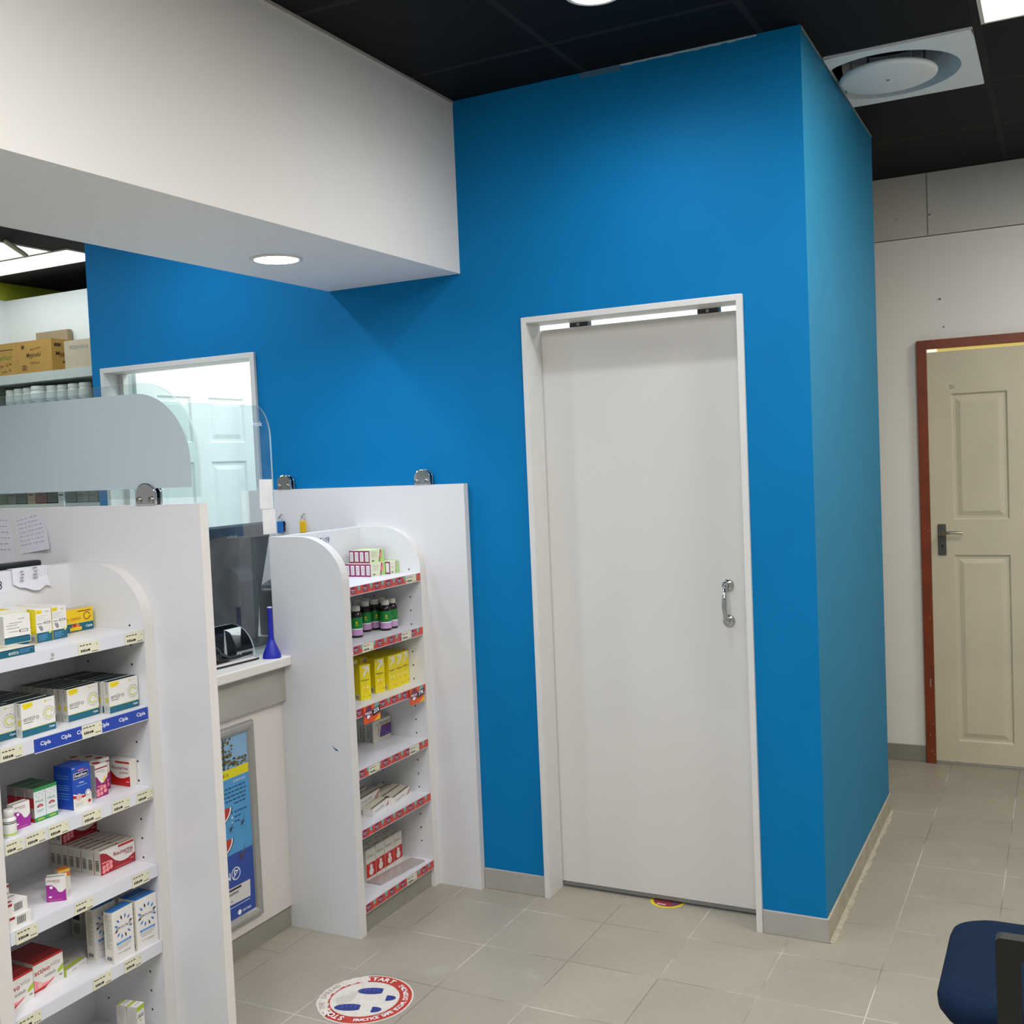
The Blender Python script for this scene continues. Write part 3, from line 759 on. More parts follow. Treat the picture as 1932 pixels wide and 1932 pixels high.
ps.add([(xp+.0009, 2.50, .198), (xp+.0009, 2.697, .192), (xp+.0009, 2.699, .248), (xp+.0009, 2.50, .250)], [(0,1,2,3)], mat('poster_pack_white', '#d9d4d2', .45, noise=.02))
PQ(2.50, 2.656, .238, .245, MQ, .0011); PQ(2.50, 2.642, .224, .232, GREYINK, .0011); PQ(2.606, 2.611, .203, .207, MQ, .0011); PQ(2.50, 2.694, .1835, .1852, WHITEINK, .0011)
wpart('poster_sheet', ps, pf, op)
vt = MB(); disc(vt, (xp+.0016, 2.641, .1585), (0,1,0), (0,0,1), .0085, WHITEINK, 20)
put_text(vt, 'VIATRIS', (xp+.0016, 2.654, .1545), (0,1,0), (0,0,1), WHITEINK, w=.042, h=.0075, bold=.015)
wpart('maker_mark', vt, pf, op)

# ------------------------------------------------------------------ clear screens
GL = glass('clear_acrylic', '#f2f7f7', .03)
GL2 = glass('smudged_clear_acrylic', '#f0f5f6', .02, .02)
GEDGE = mat('acrylic_edge', '#cfe3e6', .25, noise=.02)
FROST = frosted('frosted_film', '#dbe4e6')
def rounded_top_right(x0, x1, z0, zt, rx, rz, n=16):
    p = [(x0, z0), (x1, z0)]
    for i in range(n+1):
        a = PI/2*i/n; p.append((x1-rx+rx*math.cos(a), zt-rz+rz*math.sin(a)))
    p.append((x0, zt)); return p
o_ = (-2.45, 2.083, 1.518)
s1 = thing('sneeze_screen', 'clear screen with a frosted band and rounded corner on the nearest divider', 'screen', o_)
wpart('pane', MB().prism(rounded_top_right(-2.97, -1.961, 1.535, 1.837, .195, .20), 'y', 2.080, 2.086, GL, GEDGE, True), s1, o_)
wpart('frosted_band', MB().prism(rounded_top_right(-2.965, -1.987, 1.561, 1.811, .185, .19), 'y', 2.0785, 2.0795, FROST, FROST), s1, o_)
# counter screen with a pass-through arch
o_ = (-2.49, 2.56, .958)
s2 = thing('counter_screen', 'clear smudged screen standing on the counter with a cut-out for passing things', 'screen', o_)
yl, yr, zt = 2.106, 3.000, 1.823
out = [(2.262, .959)]
out = [(yl, .959), (2.262, .959)]
for i in range(13):
    a = PI-PI/2*i/12; out.append((2.262+.13+.13*math.cos(a), .960+.13*math.sin(a)))
for i in range(13):
    a = PI/2-PI/2*i/12; out.append((2.858-.13+.13*math.cos(a), .960+.13*math.sin(a)))
out += [(2.858, .959), (yr, .959)]
for i in range(11):
    a = PI/2*i/10; out.append((yr-.075+.075*math.cos(a), zt-.11+.11*math.sin(a)))
for i in range(11):
    a = PI/2+PI/2*i/10; out.append((yl+.075+.075*math.cos(a), zt-.11+.11*math.sin(a)))
wpart('pane', MB().prism(out, 'x', -2.493, -2.487, GL2, GEDGE, True), s2, o_)
st = MB(); put_text(st, 'Desk', (-2.4862, 2.893, 1.752), (0,1,0), (0,0,1), mat('etched_letter', '#bfd0d6', .6, noise=.02), w=.064, h=.017)
wpart('etched_word', st, s2, o_)
TAPE = mat('masking_tape', '#e4dfda', .7, noise=.05, nscale=25)
tp1 = tag(obj('tape_strip', MB().add([(-2.4862,2.925,1.567),(-2.4862,2.992,1.565),(-2.4862,2.993,1.462),(-2.4862,2.921,1.464)], [(0,1,2,3)], TAPE).box(-2.4866,-2.4863,2.9255,2.9915,1.4645,1.5645,TAPE).mesh('tape_strip')), 'upper strip of white tape on the edge of the clear counter screen', 'tape')
tp2 = tag(obj('tape_strip', MB().box(-2.4866,-2.4861,2.932,3.000,1.374,1.4605,TAPE).mesh('tape_strip')), 'lower strip of white tape on the edge of the clear counter screen', 'tape')

# chrome clamps
def make_clamp(label, x, y, z=1.518):
    t = thing('glass_clamp', label, 'clamp', (x, y, z), group='chrome glass clamps on the dividers')
    pts = [(-.034, 0), (.034, 0), (.034, .030)]
    for i in range(13):
        a = PI*i/12; pts.append((.034*math.cos(a), .030+.028*math.sin(a)))
    pts.append((-.034, .030))
    part('front_cheek', MB().prism(pts, 'y', -.016, -.005, CHROME, CHROME, True), t, bevel=.0025, seg=2)
    part('rear_cheek', MB().prism(pts, 'y', .005, .013, CHROME, CHROME, True), t, bevel=.002, seg=2)
    part('clamp_foot', MB().box(-.034, .034, -.0049, .0049, 0, .016, DARKSTEEL), t)
    for sx_ in (-.022, .022):
        part('clamp_screw', MB().lathe([(.0085, 0), (.0085, -.003), (.006, -.005), (.003, -.005)], STEEL, 16, (sx_, -.0162, .014), axis='y'), t)
    return t
make_clamp('chrome clamp gripping the frosted screen on the nearest divider', -2.142, 2.083)
make_clamp('chrome clamp on the far divider, near the white doorway', -2.789, 3.444)
make_clamp('chrome clamp on the far divider, above the arched display unit', -2.138, 3.444)

# keys hanging on the far divider
def keytag(x, col, label, blob):
    t = thing('key_tag', label, 'key tag', (x, 3.4304, 1.412), group='key tags on hooks')
    part('hook', MB().tube([(0,0,.006),(0,-.010,.006),(0,-.018,0),(0,-.014,-.008)], .0022, STEEL, 8), t)
    part('key_ring', MB().tube([(.010*math.cos(2*PI*i/16), -.013, -.012+.012*math.sin(2*PI*i/16)) for i in range(17)], .0012, STEEL, 6), t)
    tgm = MB().box(-.015, .015, -.018, -.012, -.068, -.020, col)
    part('fob', tgm, t, bevel=.003, seg=2)
    if blob: part('key', MB().box(.014, .022, -.012, -.010, -.062, -.020, DARKSTEEL).lathe([(.009,0),(.009,.002)], DARKSTEEL, 14, (.016, -.0115, -.032), axis='y'), t)
keytag(-2.808, mat('blue_fob_plastic', '#1f6fc0', .4, noise=.03), 'blue key tag on a small hook, with dark keys behind it', True)
keytag(-2.694, mat('yellow_fob_plastic', '#e8b806', .4, noise=.03), 'yellow key tag on a small hook on the far divider', False)

# paper notes on the near divider
def note(name, label, pts, y, lines, curl=0.02):
    mb = MB(); n = 8
    TL, TR, BR, BL = [Vector((p[0], 0, p[1])) for p in pts]
    vs = []
    for i in range(n+1):
        for j in range(n+1):
            u, v = i/n, j/n
            p = (TL*(1-u)+TR*u)*(1-v)+(BL*(1-u)+BR*u)*v
            p.y = y-.0008-curl*max(0, (u*.6+v*.9-.75))**2
            vs.append(p)
    mb.add(vs, [(i*(n+1)+j, (i+1)*(n+1)+j, (i+1)*(n+1)+j+1, i*(n+1)+j+1) for i in range(n) for j in range(n)], PAPER, True)
    G = mat('faint_handwriting', '#a9abb8', .7, noise=.05)
    for (v, segs) in lines:
        for (a, b) in segs:
            def q(u, v): 
                p = (TL*(1-u)+TR*u)*(1-v)+(BL*(1-u)+BR*u)*v; p.y = y-.0016-curl*max(0, (u*.6+v*.9-.75))**2; return p
            mb.add([q(a, v+.012), q(b, v+.012), q(b, v-.006), q(a, v-.006)], [(0,1,2,3)], G)
    c = ((TL+BR)/2); o = obj(name, mb.mesh(name, (c.x, y, c.z)), None, (c.x, y, c.z))
    return tag(o, label, 'paper note')
random.seed(5)
def scrib(n):
    out = []
    for i in range(n):
        v = .08+.8*i/n; u = .08; sg = []
        while u < .85:
            w = random.uniform(.03, .1); sg.append((u, min(.92, u+w))); u += w+random.uniform(.02, .07)
        out.append((v, sg))
    return out
note('paper_note', 'curled handwritten paper note stuck on the nearest divider', [(-2.655,1.490), (-2.548,1.510), (-2.500,1.405), (-2.640,1.388)], 2.0722, scrib(7), .03)
note('paper_note', 'handwritten paper sheet stuck beside the curled note, cut by the frame edge', [(-2.80,1.50), (-2.672,1.494), (-2.662,1.372), (-2.80,1.366)], 2.0722, scrib(6), .0)
# black device edge showing above the back panel of the near unit, and a hanging slip
bk = thing('monitor', 'black monitor edge showing above the back of the nearest display unit', 'monitor', (-2.470, 1.90, .958))
part('screen', MB().box(-.035, .0, -.36, .104, .06, .4225, BLACKG), bk, bevel=.006, seg=3)
part('stand', MB().box(-.05, -.0355, -.16, -.10, .0, .30, BLACKP).box(-.16, .018, -.22, -.04, 0, .012, BLACKP), bk, bevel=.003)
dsk = thing('side_desk', 'white desk top behind the nearest display unit', 'counter', (-2.7, 1.8, 0))
wpart('worktop', MB().box(-2.97, -2.450, 1.4, 2.0705, .9255, .958, _M['white_worktop']), dsk, (-2.7, 1.8, 0))
wpart('support_panel', MB().box(-2.95, -2.93, 1.4, 2.0705, 0, .925, WHITE), dsk, (-2.7, 1.8, 0))
sl = MB(); vs = []
outl = [(1.859,1.369),(1.968,1.369),(1.966,1.345),(1.972,1.314),(1.955,1.318),(1.935,1.308),(1.915,1.309),(1.893,1.318),(1.875,1.321),(1.858,1.331)]
sl.add([(XB+.003+.006*max(0,(1.345-z))/.03, y, z) for y, z in outl], [tuple(range(len(outl)))], PAPER)
sl.add([(XB+.003, 1.859, 1.369), (XB+.003, 1.968, 1.369), (XB-.02, 1.968, 1.3695), (XB-.02, 1.859, 1.3695)], [(0,1,2,3)], PAPER)
for (y, z, w) in ((1.878,1.360,.010),(1.880,1.352,.010),(1.877,1.344,.010),(1.876,1.336,.011),(1.916,1.366,.014),(1.920,1.356,.010),(1.917,1.348,.013),(1.916,1.340,.014)):
    sl.box(XB+.0095, XB+.0098, y, y+w, z, z+.003, GREYINK)
tag(obj('till_slip', sl.mesh('till_slip', (XB, 1.91, 1.34)), None, (XB, 1.91, 1.34)), 'torn paper slip hanging over the back of the nearest display unit', 'paper slip')

# ------------------------------------------------------------------ things on the counter
# monitor seen from behind, leaning back
mn = thing('computer_monitor', 'black computer monitor seen from behind through the clear counter screen', 'monitor', (-2.80, 2.86, .958), 0)
R_ = math.radians(15)
scrn = MB().box(-.030, 0, -.42, .30, -.20, .20, mat('monitor_back_plastic', '#1b222a', .5, noise=.06))
scrn.box(0, .004, -.40, .28, .150, .185, BLACKP)
so = part('screen', scrn, mn, bevel=.006, seg=2); so.location = (.06, .06, .245); so.rotation_euler = (0, R_, 0)
mt = MB()
for q in range(6): mt.box(.0041, .0046, .06+.009*q, .0665+.009*q-.002*(q % 2), .160, .168+.002*(q % 3), mat('monitor_letter', '#7d8790', .5, noise=.02))
obj('maker_letters', mt.mesh('maker_letters'), so)
ar = MB()
pts = []
for i in range(9):
    a = PI*.5+PI*.5*i/8
    pts.append((.10+.09*math.cos(a)*-1-.02, 0, .11+.09*math.sin(a)))
pa = [(.050,.20,.30),(.085,.215,.275),(.105,.225,.235),(.108,.230,.18),(.100,.232,.10),(.09,.232,.012)]
am = MB()
for i in range(len(pa)-1):
    a, b = Vector(pa[i]), Vector(pa[i+1]); w = Vector((.0, .042, 0))
    for e in (Vector((0,0,0)), Vector((-.012,0,0))):
        am.quad(a-w+e, a+w+e, b+w+e, b-w+e, mat('stand_arm_plastic', '#343c44', .4, noise=.06))
    am.quad(a-w, b-w, b-w+Vector((-.012,0,0)), a-w+Vector((-.012,0,0)), _M['stand_arm_plastic'])
    am.quad(a+w, b+w, b+w+Vector((-.012,0,0)), a+w+Vector((-.012,0,0)), _M['stand_arm_plastic'])
part('stand_arm', am, mn)
part('base', MB().box(-.10, .18, .02, .30, .0, .014, BLACKP), mn, bevel=.006, seg=2)
# black device under the monitor
bx = thing('card_printer', 'low black desk device below the monitor with tangled cables', 'desk device', (-2.64, 2.74, .958))
dm = MB(); prof = [(-.10, 0), (.085, 0), (.085, .035), (.06, .085), (.0, .100), (-.10, .100)]
dm.prism(prof, 'y', -.16, .11, BLACKG, BLACKG)
part('housing', dm, bx, bevel=.012, seg=3)
part('status_light', MB().box(.074, .0805, -.075, -.068, .060, .066, mat('pale_led', '#dfe8ee', .5, emit='#eef6ff', estr=1.)).box(.074, .0805, -.055, -.048, .062, .068, _M['pale_led']), bx)
# counter things
def cable(name, label, path, r, m, cat='cable', group=None):
    P = [Vector(p) for p in path]; out = []
    for i in range(len(P)-1):
        p0 = P[max(i-1,0)]; p1 = P[i]; p2 = P[i+1]; p3 = P[min(i+2,len(P)-1)]
        for k in range(6):
            t = k/6
            out.append(.5*((2*p1)+(-p0+p2)*t+(2*p0-5*p1+4*p2-p3)*t*t+(-p0+3*p1-3*p2+p3)*t*t*t))
    out.append(P[-1])
    c = out[len(out)//2].copy(); c.z = P[0].z
    mb = MB().tube(out, r, m, 8)
    return tag(obj(name, mb.mesh(name, c), None, c), label, cat, group)
z_ = .9618
cable('cable', 'thin black cable lying along the front of the counter', [(-2.462,2.58,z_),(-2.452,2.66,z_),(-2.446,2.75,z_),(-2.442,2.80,z_),(-2.445,2.825,z_)], .0030, BLACKP)
cable('cable', 'looped black cables lying behind the screen cut-out', [(-2.535,2.60,z_),(-2.515,2.68,z_),(-2.525,2.78,z_+.003),(-2.535,2.84,z_),(-2.560,2.880,z_),(-2.535,2.895,z_+.004),(-2.512,2.85,z_+.006),(-2.508,2.76,z_+.007),(-2.530,2.66,z_+.007)], .0038, BLACKP)
cable('cable', 'grey plugged cable drooping from the black desk device', [(-2.548,2.70,1.03),(-2.52,2.71,1.01),(-2.515,2.73,.985),(-2.525,2.78,.968),(-2.54,2.84,.966)], .0032, mat('grey_cable', '#3c4046', .5, noise=.05))
ms = thing('computer_mouse', 'dark rounded computer mouse at the edge of the nearest divider', 'mouse', (-2.545, 2.735, .958))
mm_ = MB(); prof = [(.002,.030),(.014,.0285),(.022,.022),(.027,.012),(.027,0)]
mm_.lathe([(r, z) for r, z in reversed(prof)], BLACKP, 20); 
mo = part('shell', mm_, ms); mo.scale = (1., 1.7, 1.)
part('scroll_wheel', MB().lathe([(.005,-.003),(.005,.003)], DARKSTEEL, 12, (0,.022,.022), axis='x'), ms)
pn = thing('pen', 'slim pale cone-shaped stylus standing against the black desk device', 'stylus', (-2.542, 2.772, .958))
part('shaft', MB().lathe([(.0065,.0),(.0055,.02),(.0012,.105)], mat('pale_grey_plastic', '#b9bdbd', .4, noise=.03), 12), pn)
# blue cone-shaped dispenser
fu = thing('cone_holder', 'blue cone-shaped stand with an upright tube on the counter corner', 'counter stand', (-2.418, 2.862, .958), math.radians(35))
BL2 = mat('royal_blue_plastic', '#1722a6', .38, noise=.03)
cm = MB(); vs = []
lev = [(0, .031, .031), (.012, .030, .030), (.050, .014, .014), (.062, .011, .011)]
k = 24
for (z, a, b) in lev:
    for i in range(k):
        t = 2*PI*i/k; e = 3.2 if z < .055 else 2.0
        c, s = math.cos(t), math.sin(t)
        q = (abs(c)**e+abs(s)**e)**(-1/e)
        vs.append((a*q*c, b*q*s, z))
cm.add(vs, [(l*k+i, l*k+(i+1) % k, (l+1)*k+(i+1) % k, (l+1)*k+i) for l in range(len(lev)-1) for i in range(k)], BL2, True)
cm.add(vs[:k], [tuple(reversed(range(k)))], BL2)
part('cone', cm, fu)
part('tube', MB().lathe([(.0105,.060),(.0085,.09),(.0078,.168),(.0078,.1705)], BL2, 18), fu)
part('tube_rim', MB().lathe([(.0082,.1706),(.0082,.174),(.004,.174)], mat('pale_rim', '#b8bcd8', .4, noise=.02), 18), fu)
# black device on the side counter
dv = thing('desk_device', 'black round-topped device on the side counter, seen right of the monitor', 'desk device', (-2.74, 3.335, .958))
pts = [(-.085, 0), (.085, 0), (.085, .16)]+[(.085*math.cos(PI*i/12), .16+.05*math.sin(PI*i/12)) for i in range(1, 12)]+[(-.085, .16)]
part('housing', MB().prism(pts, 'x', -.06, .06, BLACKG, BLACKG, True), dv, bevel=.006, seg=2)
part('front_strip', MB().box(.0602, .0625, -.07, .07, .035, .05, mat('dull_beige_strip', '#8c8974', .5, noise=.05)), dv)

# ------------------------------------------------------------------ cartons
EPS = .0003
class Pk:
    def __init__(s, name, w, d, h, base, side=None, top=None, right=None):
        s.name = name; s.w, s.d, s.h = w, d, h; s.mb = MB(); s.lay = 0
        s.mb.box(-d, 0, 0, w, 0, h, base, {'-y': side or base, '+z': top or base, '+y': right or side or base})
        s.F = {'front': (Vector((0,0,0)), Vector((0,w,0)), Vector((0,0,h)), Vector((1,0,0))),
               'left': (Vector((-d,0,0)), Vector((d,0,0)), Vector((0,0,h)), Vector((0,-1,0))),
               'right': (Vector((0,w,0)), Vector((-d,0,0)), Vector((0,0,h)), Vector((0,1,0))),
               'top': (Vector((0,0,h)), Vector((0,w,0)), Vector((-d,0,0)), Vector((0,0,1)))}
    def P(s, f, u, v, l):
        O, U, V, N = s.F[f]; return O+U*u+V*v+N*(EPS*l)
    def rect(s, f, u0, v0, u1, v1, m, l=1):
        s.mb.add([s.P(f,u0,v0,l), s.P(f,u1,v0,l), s.P(f,u1,v1,l), s.P(f,u0,v1,l)], [(0,1,2,3)], m); return s
    def poly(s, f, pts, m, l=1):
        s.mb.add([s.P(f,u,v,l) for u, v in pts], [tuple(range(len(pts)))], m); return s
    def disc(s, f, u, v, r, m, l=1, r0=0., a0=0., a1=2*PI, n=22):
        O, U, V, N = s.F[f]; disc(s.mb, s.P(f,u,v,l), U.normalized(), V.normalized(), r, m, n, r0=r0, a0=a0, a1=a1); return s
    def text(s, f, t, u, v, w, h, m, l=2, bold=0., vert=False):
        O, U, V, N = s.F[f]
        if vert: put_text(s.mb, t, s.P(f,u,v,l), V.normalized(), -U.normalized(), m, w=w*V.length, h=h*U.length, bold=bold)
        else: put_text(s.mb, t, s.P(f,u,v,l), U.normalized(), V.normalized(), m, w=w*U.length, h=h*V.length, bold=bold)
        return s
    def barcode(s, f, u0, v0, u1, v1, m=INK, horiz=False, bg=None, l=1):
        if bg: s.rect(f, u0-.03, v0-.02, u1+.03, v1+.02, bg, l)
        k = 9; rnd = random.Random(11)
        for i in range(k):
            a = (i+.15*rnd.random())/k; b = a+rnd.uniform(.03, .07)
            if horiz: s.rect(f, u0, v0+(v1-v0)*a, u1, v0+(v1-v0)*b, m, l+1)
            else: s.rect(f, u0+(u1-u0)*a, v0, u0+(u1-u0)*b, v1, m, l+1)
        return s
    def done(s): s.me = s.mb.mesh(s.name); return s
CARTONS = []
def place(pk, name, x, y, z, label, cat='carton', group=None, rot=0., rx=0.):
    o = obj(name, pk.me, None, (x, y, z+.0004), (rx, 0, math.radians(rot)))
    CARTONS.append(o)
    return tag(o, label, cat, group)
ORD = ['front', 'second', 'third', 'fourth', 'fifth', 'sixth', 'seventh', 'eighth', 'ninth', 'tenth']

# -- near unit, shelf 1
z = SHZ1[0]
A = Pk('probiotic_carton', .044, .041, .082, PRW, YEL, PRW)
A.rect('left', .08, .02, .95, .24, PRC).barcode('left', .25, .05, .85, .18, GREYINK)
for i, v in enumerate((.88,.84,.72,.68,.60,.56,.47,.43,.34,.30)): A.rect('left', .14, v, .55+.3*((i*37) % 5)/5, v+.012, DYEL)
A.rect('front', 0, 0, 1, .265, TEAL).rect('front', 0, .265, 1, .285, DGREEN).rect('front', .02, .86, .40, .97, YEL).text('front', 'NEW', .1, .89, .2, .05, DYEL)
A.text('front', 'Cipla', .58, .885, .28, .045, GREYINK)
for v, a, b in ((.78,.05,.7), (.72,.05,.5), (.66,.05,.8)): A.rect('front', a, v, b, v+.012, mat('pale_grey_ink', '#bdbab4', .6, noise=.02))
A.rect('front', .06, .545, .40, .57, GREYINK).rect('front', .48, .54, .92, .60, INK).rect('front', .52, .555, .88, .585, PRW, 2)
A.poly('front', [(.12,.50),(.36,.49),(.44,.40),(.40,.34),(.30,.33),(.20,.40)], GREYINK).disc('front', .72, .41, .0075, mat('pale_ring', '#d5d2bc', .6, noise=.02), r0=.8)
for v in (.20, .155, .11, .06): A.rect('front', .10, v, .55+.25*((v*100) % 3)/3, v+.015, LBLUE, 2)
A.disc('front', .85, .275, .0035, LIMELINE, 3).done()
gA = 'white and teal cartons on the top shelf of the nearest unit'
place(A, 'medicine_carton', -2.253, 1.799, z, 'white carton with a yellow side, front of the top shelf', group=gA, rot=-2)
place(A, 'medicine_carton', -2.254, 1.8475, z, 'white and teal carton between the yellow-sided one and the yellow chews carton', group=gA, rot=2)
for i in range(2):
    place(A, 'medicine_carton', -2.299-.0425*i, 1.800-.002*i, z, f'{ORD[i+1]} white carton back in the row behind the yellow-sided one, top shelf', group=gA, rot=-2)
for i in range(2):
    place(A, 'medicine_carton', -2.300-.0425*i, 1.849, z, f'{ORD[i+1]} white carton back in the row beside the yellow chews, top shelf', group=gA, rot=1)
Yc = Pk('chews_carton', .092, .045, .059, YEL2, YEL, KRAFT2)
Yc.rect('front', 0, 0, 1, .36, TEAL).rect('front', 0, .36, 1, .385, LIMELINE).text('front', 'O', .06, .50, .07, .13, BROWN).text('front', 'CHEWS', .20, .50, .36, .13, mat('chews_ink', '#a8600c', .5, noise=.02))
Yc.disc('front', .78, .64, .0105, BROWN, 1, r0=.78, a0=.3, a1=5.8).poly('front', [(.86,.60),(.93,.64),(.86,.52)], BROWN, 2).rect('front', .47, .86, .93, .90, BROWN)
Yc.text('front', 'Cipla', .72, .11, .24, .13, WHITEINK, bold=.02).rect('front', .17, .05, .58, .20, YEL2, 2).rect('front', .24, .20, .50, .30, ORANGE, 2).disc('front', .33, .29, .0045, RED2, 3).disc('front', .44, .30, .004, ORANGE, 3).done()
place(Yc, 'chews_carton', -2.307, 1.928, z, 'bright yellow and teal chews carton on the top shelf', group=None)
Rg = Pk('ring_carton', .098, .04, .085, PRC, PRG, PRW)
Rg.rect('front', .0, 0, 1, .19, TEAL).rect('front', 0, .19, 1, .21, LIMELINE).disc('front', .82, .56, .018, GREYINK, r0=.93).disc('front', .82, .56, .013, LIMELINE, r0=.72, a0=.2, a1=5.6).text('front', 'Cipla', .80, .06, .16, .07, WHITEINK, bold=.02).text('front', 'entiro', .1, .42, .5, .15, GREYINK).rect('front', .70, .86, .95, .875, GREYINK).done()
place(Rg, 'medicine_carton', -2.275, 1.694, z, 'pale carton with a grey ring behind the flat teal carton, top shelf')
Wt = Pk('white_text_carton', .072, .030, .068, PRW, PRG, PRW)
Wt.rect('front', 0, .02, .98, .22, TEAL).rect('front', 0, .22, .95, .25, DTEAL)
for v, a, b in ((.84,.55,.8), (.72,.2,.7), (.64,.1,.5), (.54,.1,.6), (.42,.2,.62)): Wt.rect('front', a, v, b, v+.018, GREYINK)
Wt.rect('front', .58, .38, .90, .47, INK).rect('front', .61, .395, .87, .455, PRW, 2).done()
place(Wt, 'medicine_carton', -2.205, 1.672, z+.0168, 'white carton with fine print standing on the flat teal carton')
Ly = Pk('flat_teal_carton', .100, .085, .0165, TEAL, DTEAL, PRC)
Ly.text('front', 'entiro', .30, .22, .26, .5, WHITEINK)
for v in (.70, .48, .28): Ly.rect('front', .60, v, .96-.1*(v < .5), v+.07, LBLUE)
Ly.rect('front', 0, .9, 1, 1, DTEAL).rect('top', .0, .45, .6, .85, KRAFT2).done()
place(Ly, 'medicine_carton', -2.1420, 1.602, z, 'flat teal carton lying on the top shelf edge', rot=0)

# -- near unit, shelf 2: four deep columns of probiotic cartons
z = SHZ1[1]
En = Pk('probiotic_carton', .096, .0205, .081, PRW, PRG, DTEAL)
En.rect('front', 0, 0, 1, .205, TEAL).rect('front', 0, .205, 1, .225, LIMELINE)
En.text('front', 'entiro', .055, .44, .455, .145, GREYINK, bold=.004).rect('front', .065, .39, .33, .405, INK)
En.poly('front', [(.04,.97),(.34,.97),(.34,.86),(.28,.83),(.10,.80),(.05,.86)], YEL).text('front', 'ACUTE', .15, .885, .15, .035, DYEL)
En.disc('front', .72, .905, .0022, DYEL).rect('front', .77, .90, .92, .907, GREYINK)
En.disc('front', .81, .53, .0165, GREYINK, r0=.94).disc('front', .81, .53, .0115, LIMELINE, r0=.72, a0=.1, a1=5.7)
En.text('front', 'Cipla', .79, .075, .17, .07, WHITEINK, bold=.02)
En.text('left', 'entiro', .70, .60, .28, .30, GREYINK, vert=True).rect('left', .40, .34, .78, .50, DYEL).rect('left', .30, .08, .38, .24, GREYINK).rect('left', .55, .10, .62, .22, GREYINK).disc('left', .5, .93, .0016, INK).done()
gE = 'probiotic cartons in rows on the second shelf'
cols = [('nearest the front of the unit', -2.200, 1.585, 8), ('second from the tall divider… ', -2.180, 1.684, 9)]
COLS = [('fourth', -2.203, 1.592, 8), ('third', -2.180, 1.684, 9), ('second', -2.202, 1.834, 8), ('first', -2.172, 1.937, 9)]
for (cname, x, y, nn) in COLS:
    for k in range(nn):
        xx = x-.0222*k-(.004*random.random() if k else 0)
        if xx-.0205 < XB+.002: continue
        place(En, 'probiotic_carton', xx, y+random.uniform(-.0015, .0015)*(k > 0), z, f'{ORD[k]} dark-topped probiotic carton in the {cname} row from the tall divider, second shelf' if k else f'front probiotic carton of the {cname} row from the tall divider, second shelf', group=gE, rot=random.uniform(-.6, .6)+(1.5 if cname == 'third' else 0))

# -- shelf 3
z = SHZ1[2]
Dr = Pk('drops_carton', .045, .021, .060, PRW, PRC, PRC)
Dr.poly('front', [(0,0),(1,0),(1,.50),(.9,.42),(.78,.36),(.62,.38),(.5,.55),(.3,.68),(0,.70)], PUR).text('front', 'Reuterina', .1, .83, .62, .07, MAG).text('front', 'drops', .38, .75, .34, .06, MAG)
Dr.disc('front', .26, .585, .0035, WHITEINK, 2).rect('front', .12, .17, .27, .23, WHITEINK, 2).rect('front', .1, .06, .8, .075, PINK, 2).rect('top', 0, .1, .94, .35, GREYINK).rect('front', .50, .40, .515, .5, GREYINK, 2).done()
place(Dr, 'drops_carton', -2.193, 1.656, z, 'small purple and white drops carton beside the green-topped cartons')
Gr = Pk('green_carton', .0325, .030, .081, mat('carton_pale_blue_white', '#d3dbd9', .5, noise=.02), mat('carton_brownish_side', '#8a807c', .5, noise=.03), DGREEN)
Gr.rect('front', 0, 0, 1, .125, GREEN).rect('front', 0, .90, 1, 1, GREEN).rect('front', .2, .04, .8, .085, LIME, 2).poly('front', [(.2,.42),(.8,.42),(.72,.48),(.5,.505),(.3,.48)], RED).rect('front', .38, .435, .64, .465, PINK, 2)
Gr.text('front', 'MILK', .14, .57, .7, .06, GREYINK)
for u, v in ((.2,.78),(.5,.83),(.75,.76),(.4,.72),(.85,.85)): Gr.disc('front', u, v, .0012, GREYINK, n=8)
Gr.rect('front', .2, .32, .8, .335, GREYINK).rect('front', .25, .28, .75, .29, GREYINK).rect('left', 0, 0, 1, .12, RED).rect('left', 0, .42, 1, .72, RED).done()
gG = 'green-topped cartons on the third shelf'
for r in range(3):
    for c in range(2):
        place(Gr, 'milk_carton', -2.194-.0315*r, 1.714+.0335*c, z, f"green-topped white carton, {'front' if r == 0 else ORD[r]} row, {'beside the purple drops carton' if c == 0 else 'on the blue carton side'}", group=gG)
Pb = Pk('blue_carton', .058, .060, .106, PBLUE, PBLUE, PBLUE)
Pb.poly('front', [(0,0),(1,0),(1,.30),(.85,.26),(.6,.22),(.3,.235),(0,.265)], PRC).poly('front', [(0,.265),(.3,.235),(.6,.22),(.85,.26),(1,.30),(1,.345),(.8,.295),(.6,.275),(.3,.285),(0,.345)], RED2, 2).poly('front', [(0,.345),(.3,.285),(.6,.275),(.6,.295),(.3,.31),(0,.375)], WHITEINK, 3)
Pb.disc('front', .30, .27, .0085, mat('seal_pink', '#d9b3ae', .5, noise=.03), 4).disc('front', .80, .30, .0085, WHITEINK, 4).disc('front', .80, .30, .0065, GREYINK, 5).disc('front', .80, .30, .0045, WHITEINK, 6).disc('front', .86, .10, .0042, RED, 4)
Pb.rect('front', .08, .70, .88, .84, WHITEINK, 1).rect('front', .095, .71, .865, .83, NAVY, 2).text('front', 'ProbiFlora', .14, .735, .66, .068, WHITEINK, 3, .02).rect('front', .3, .86, .72, .91, MAG, 1).text('front', 'FAMILY', .36, .87, .3, .03, WHITEINK, 2)
Pb.text('front', 'Infant', .36, .58, .26, .035, WHITEINK, bold=.01).rect('front', .2, .515, .78, .535, LBLUE)
for v in (.13, .105, .08, .055): Pb.rect('front', .12, v, .55, v+.008, GREYINK)
for v in (.78,.72,.55,.50,.45,.36,.30,.24): Pb.rect('left', .15, v, .8, v+.012, LBLUE)
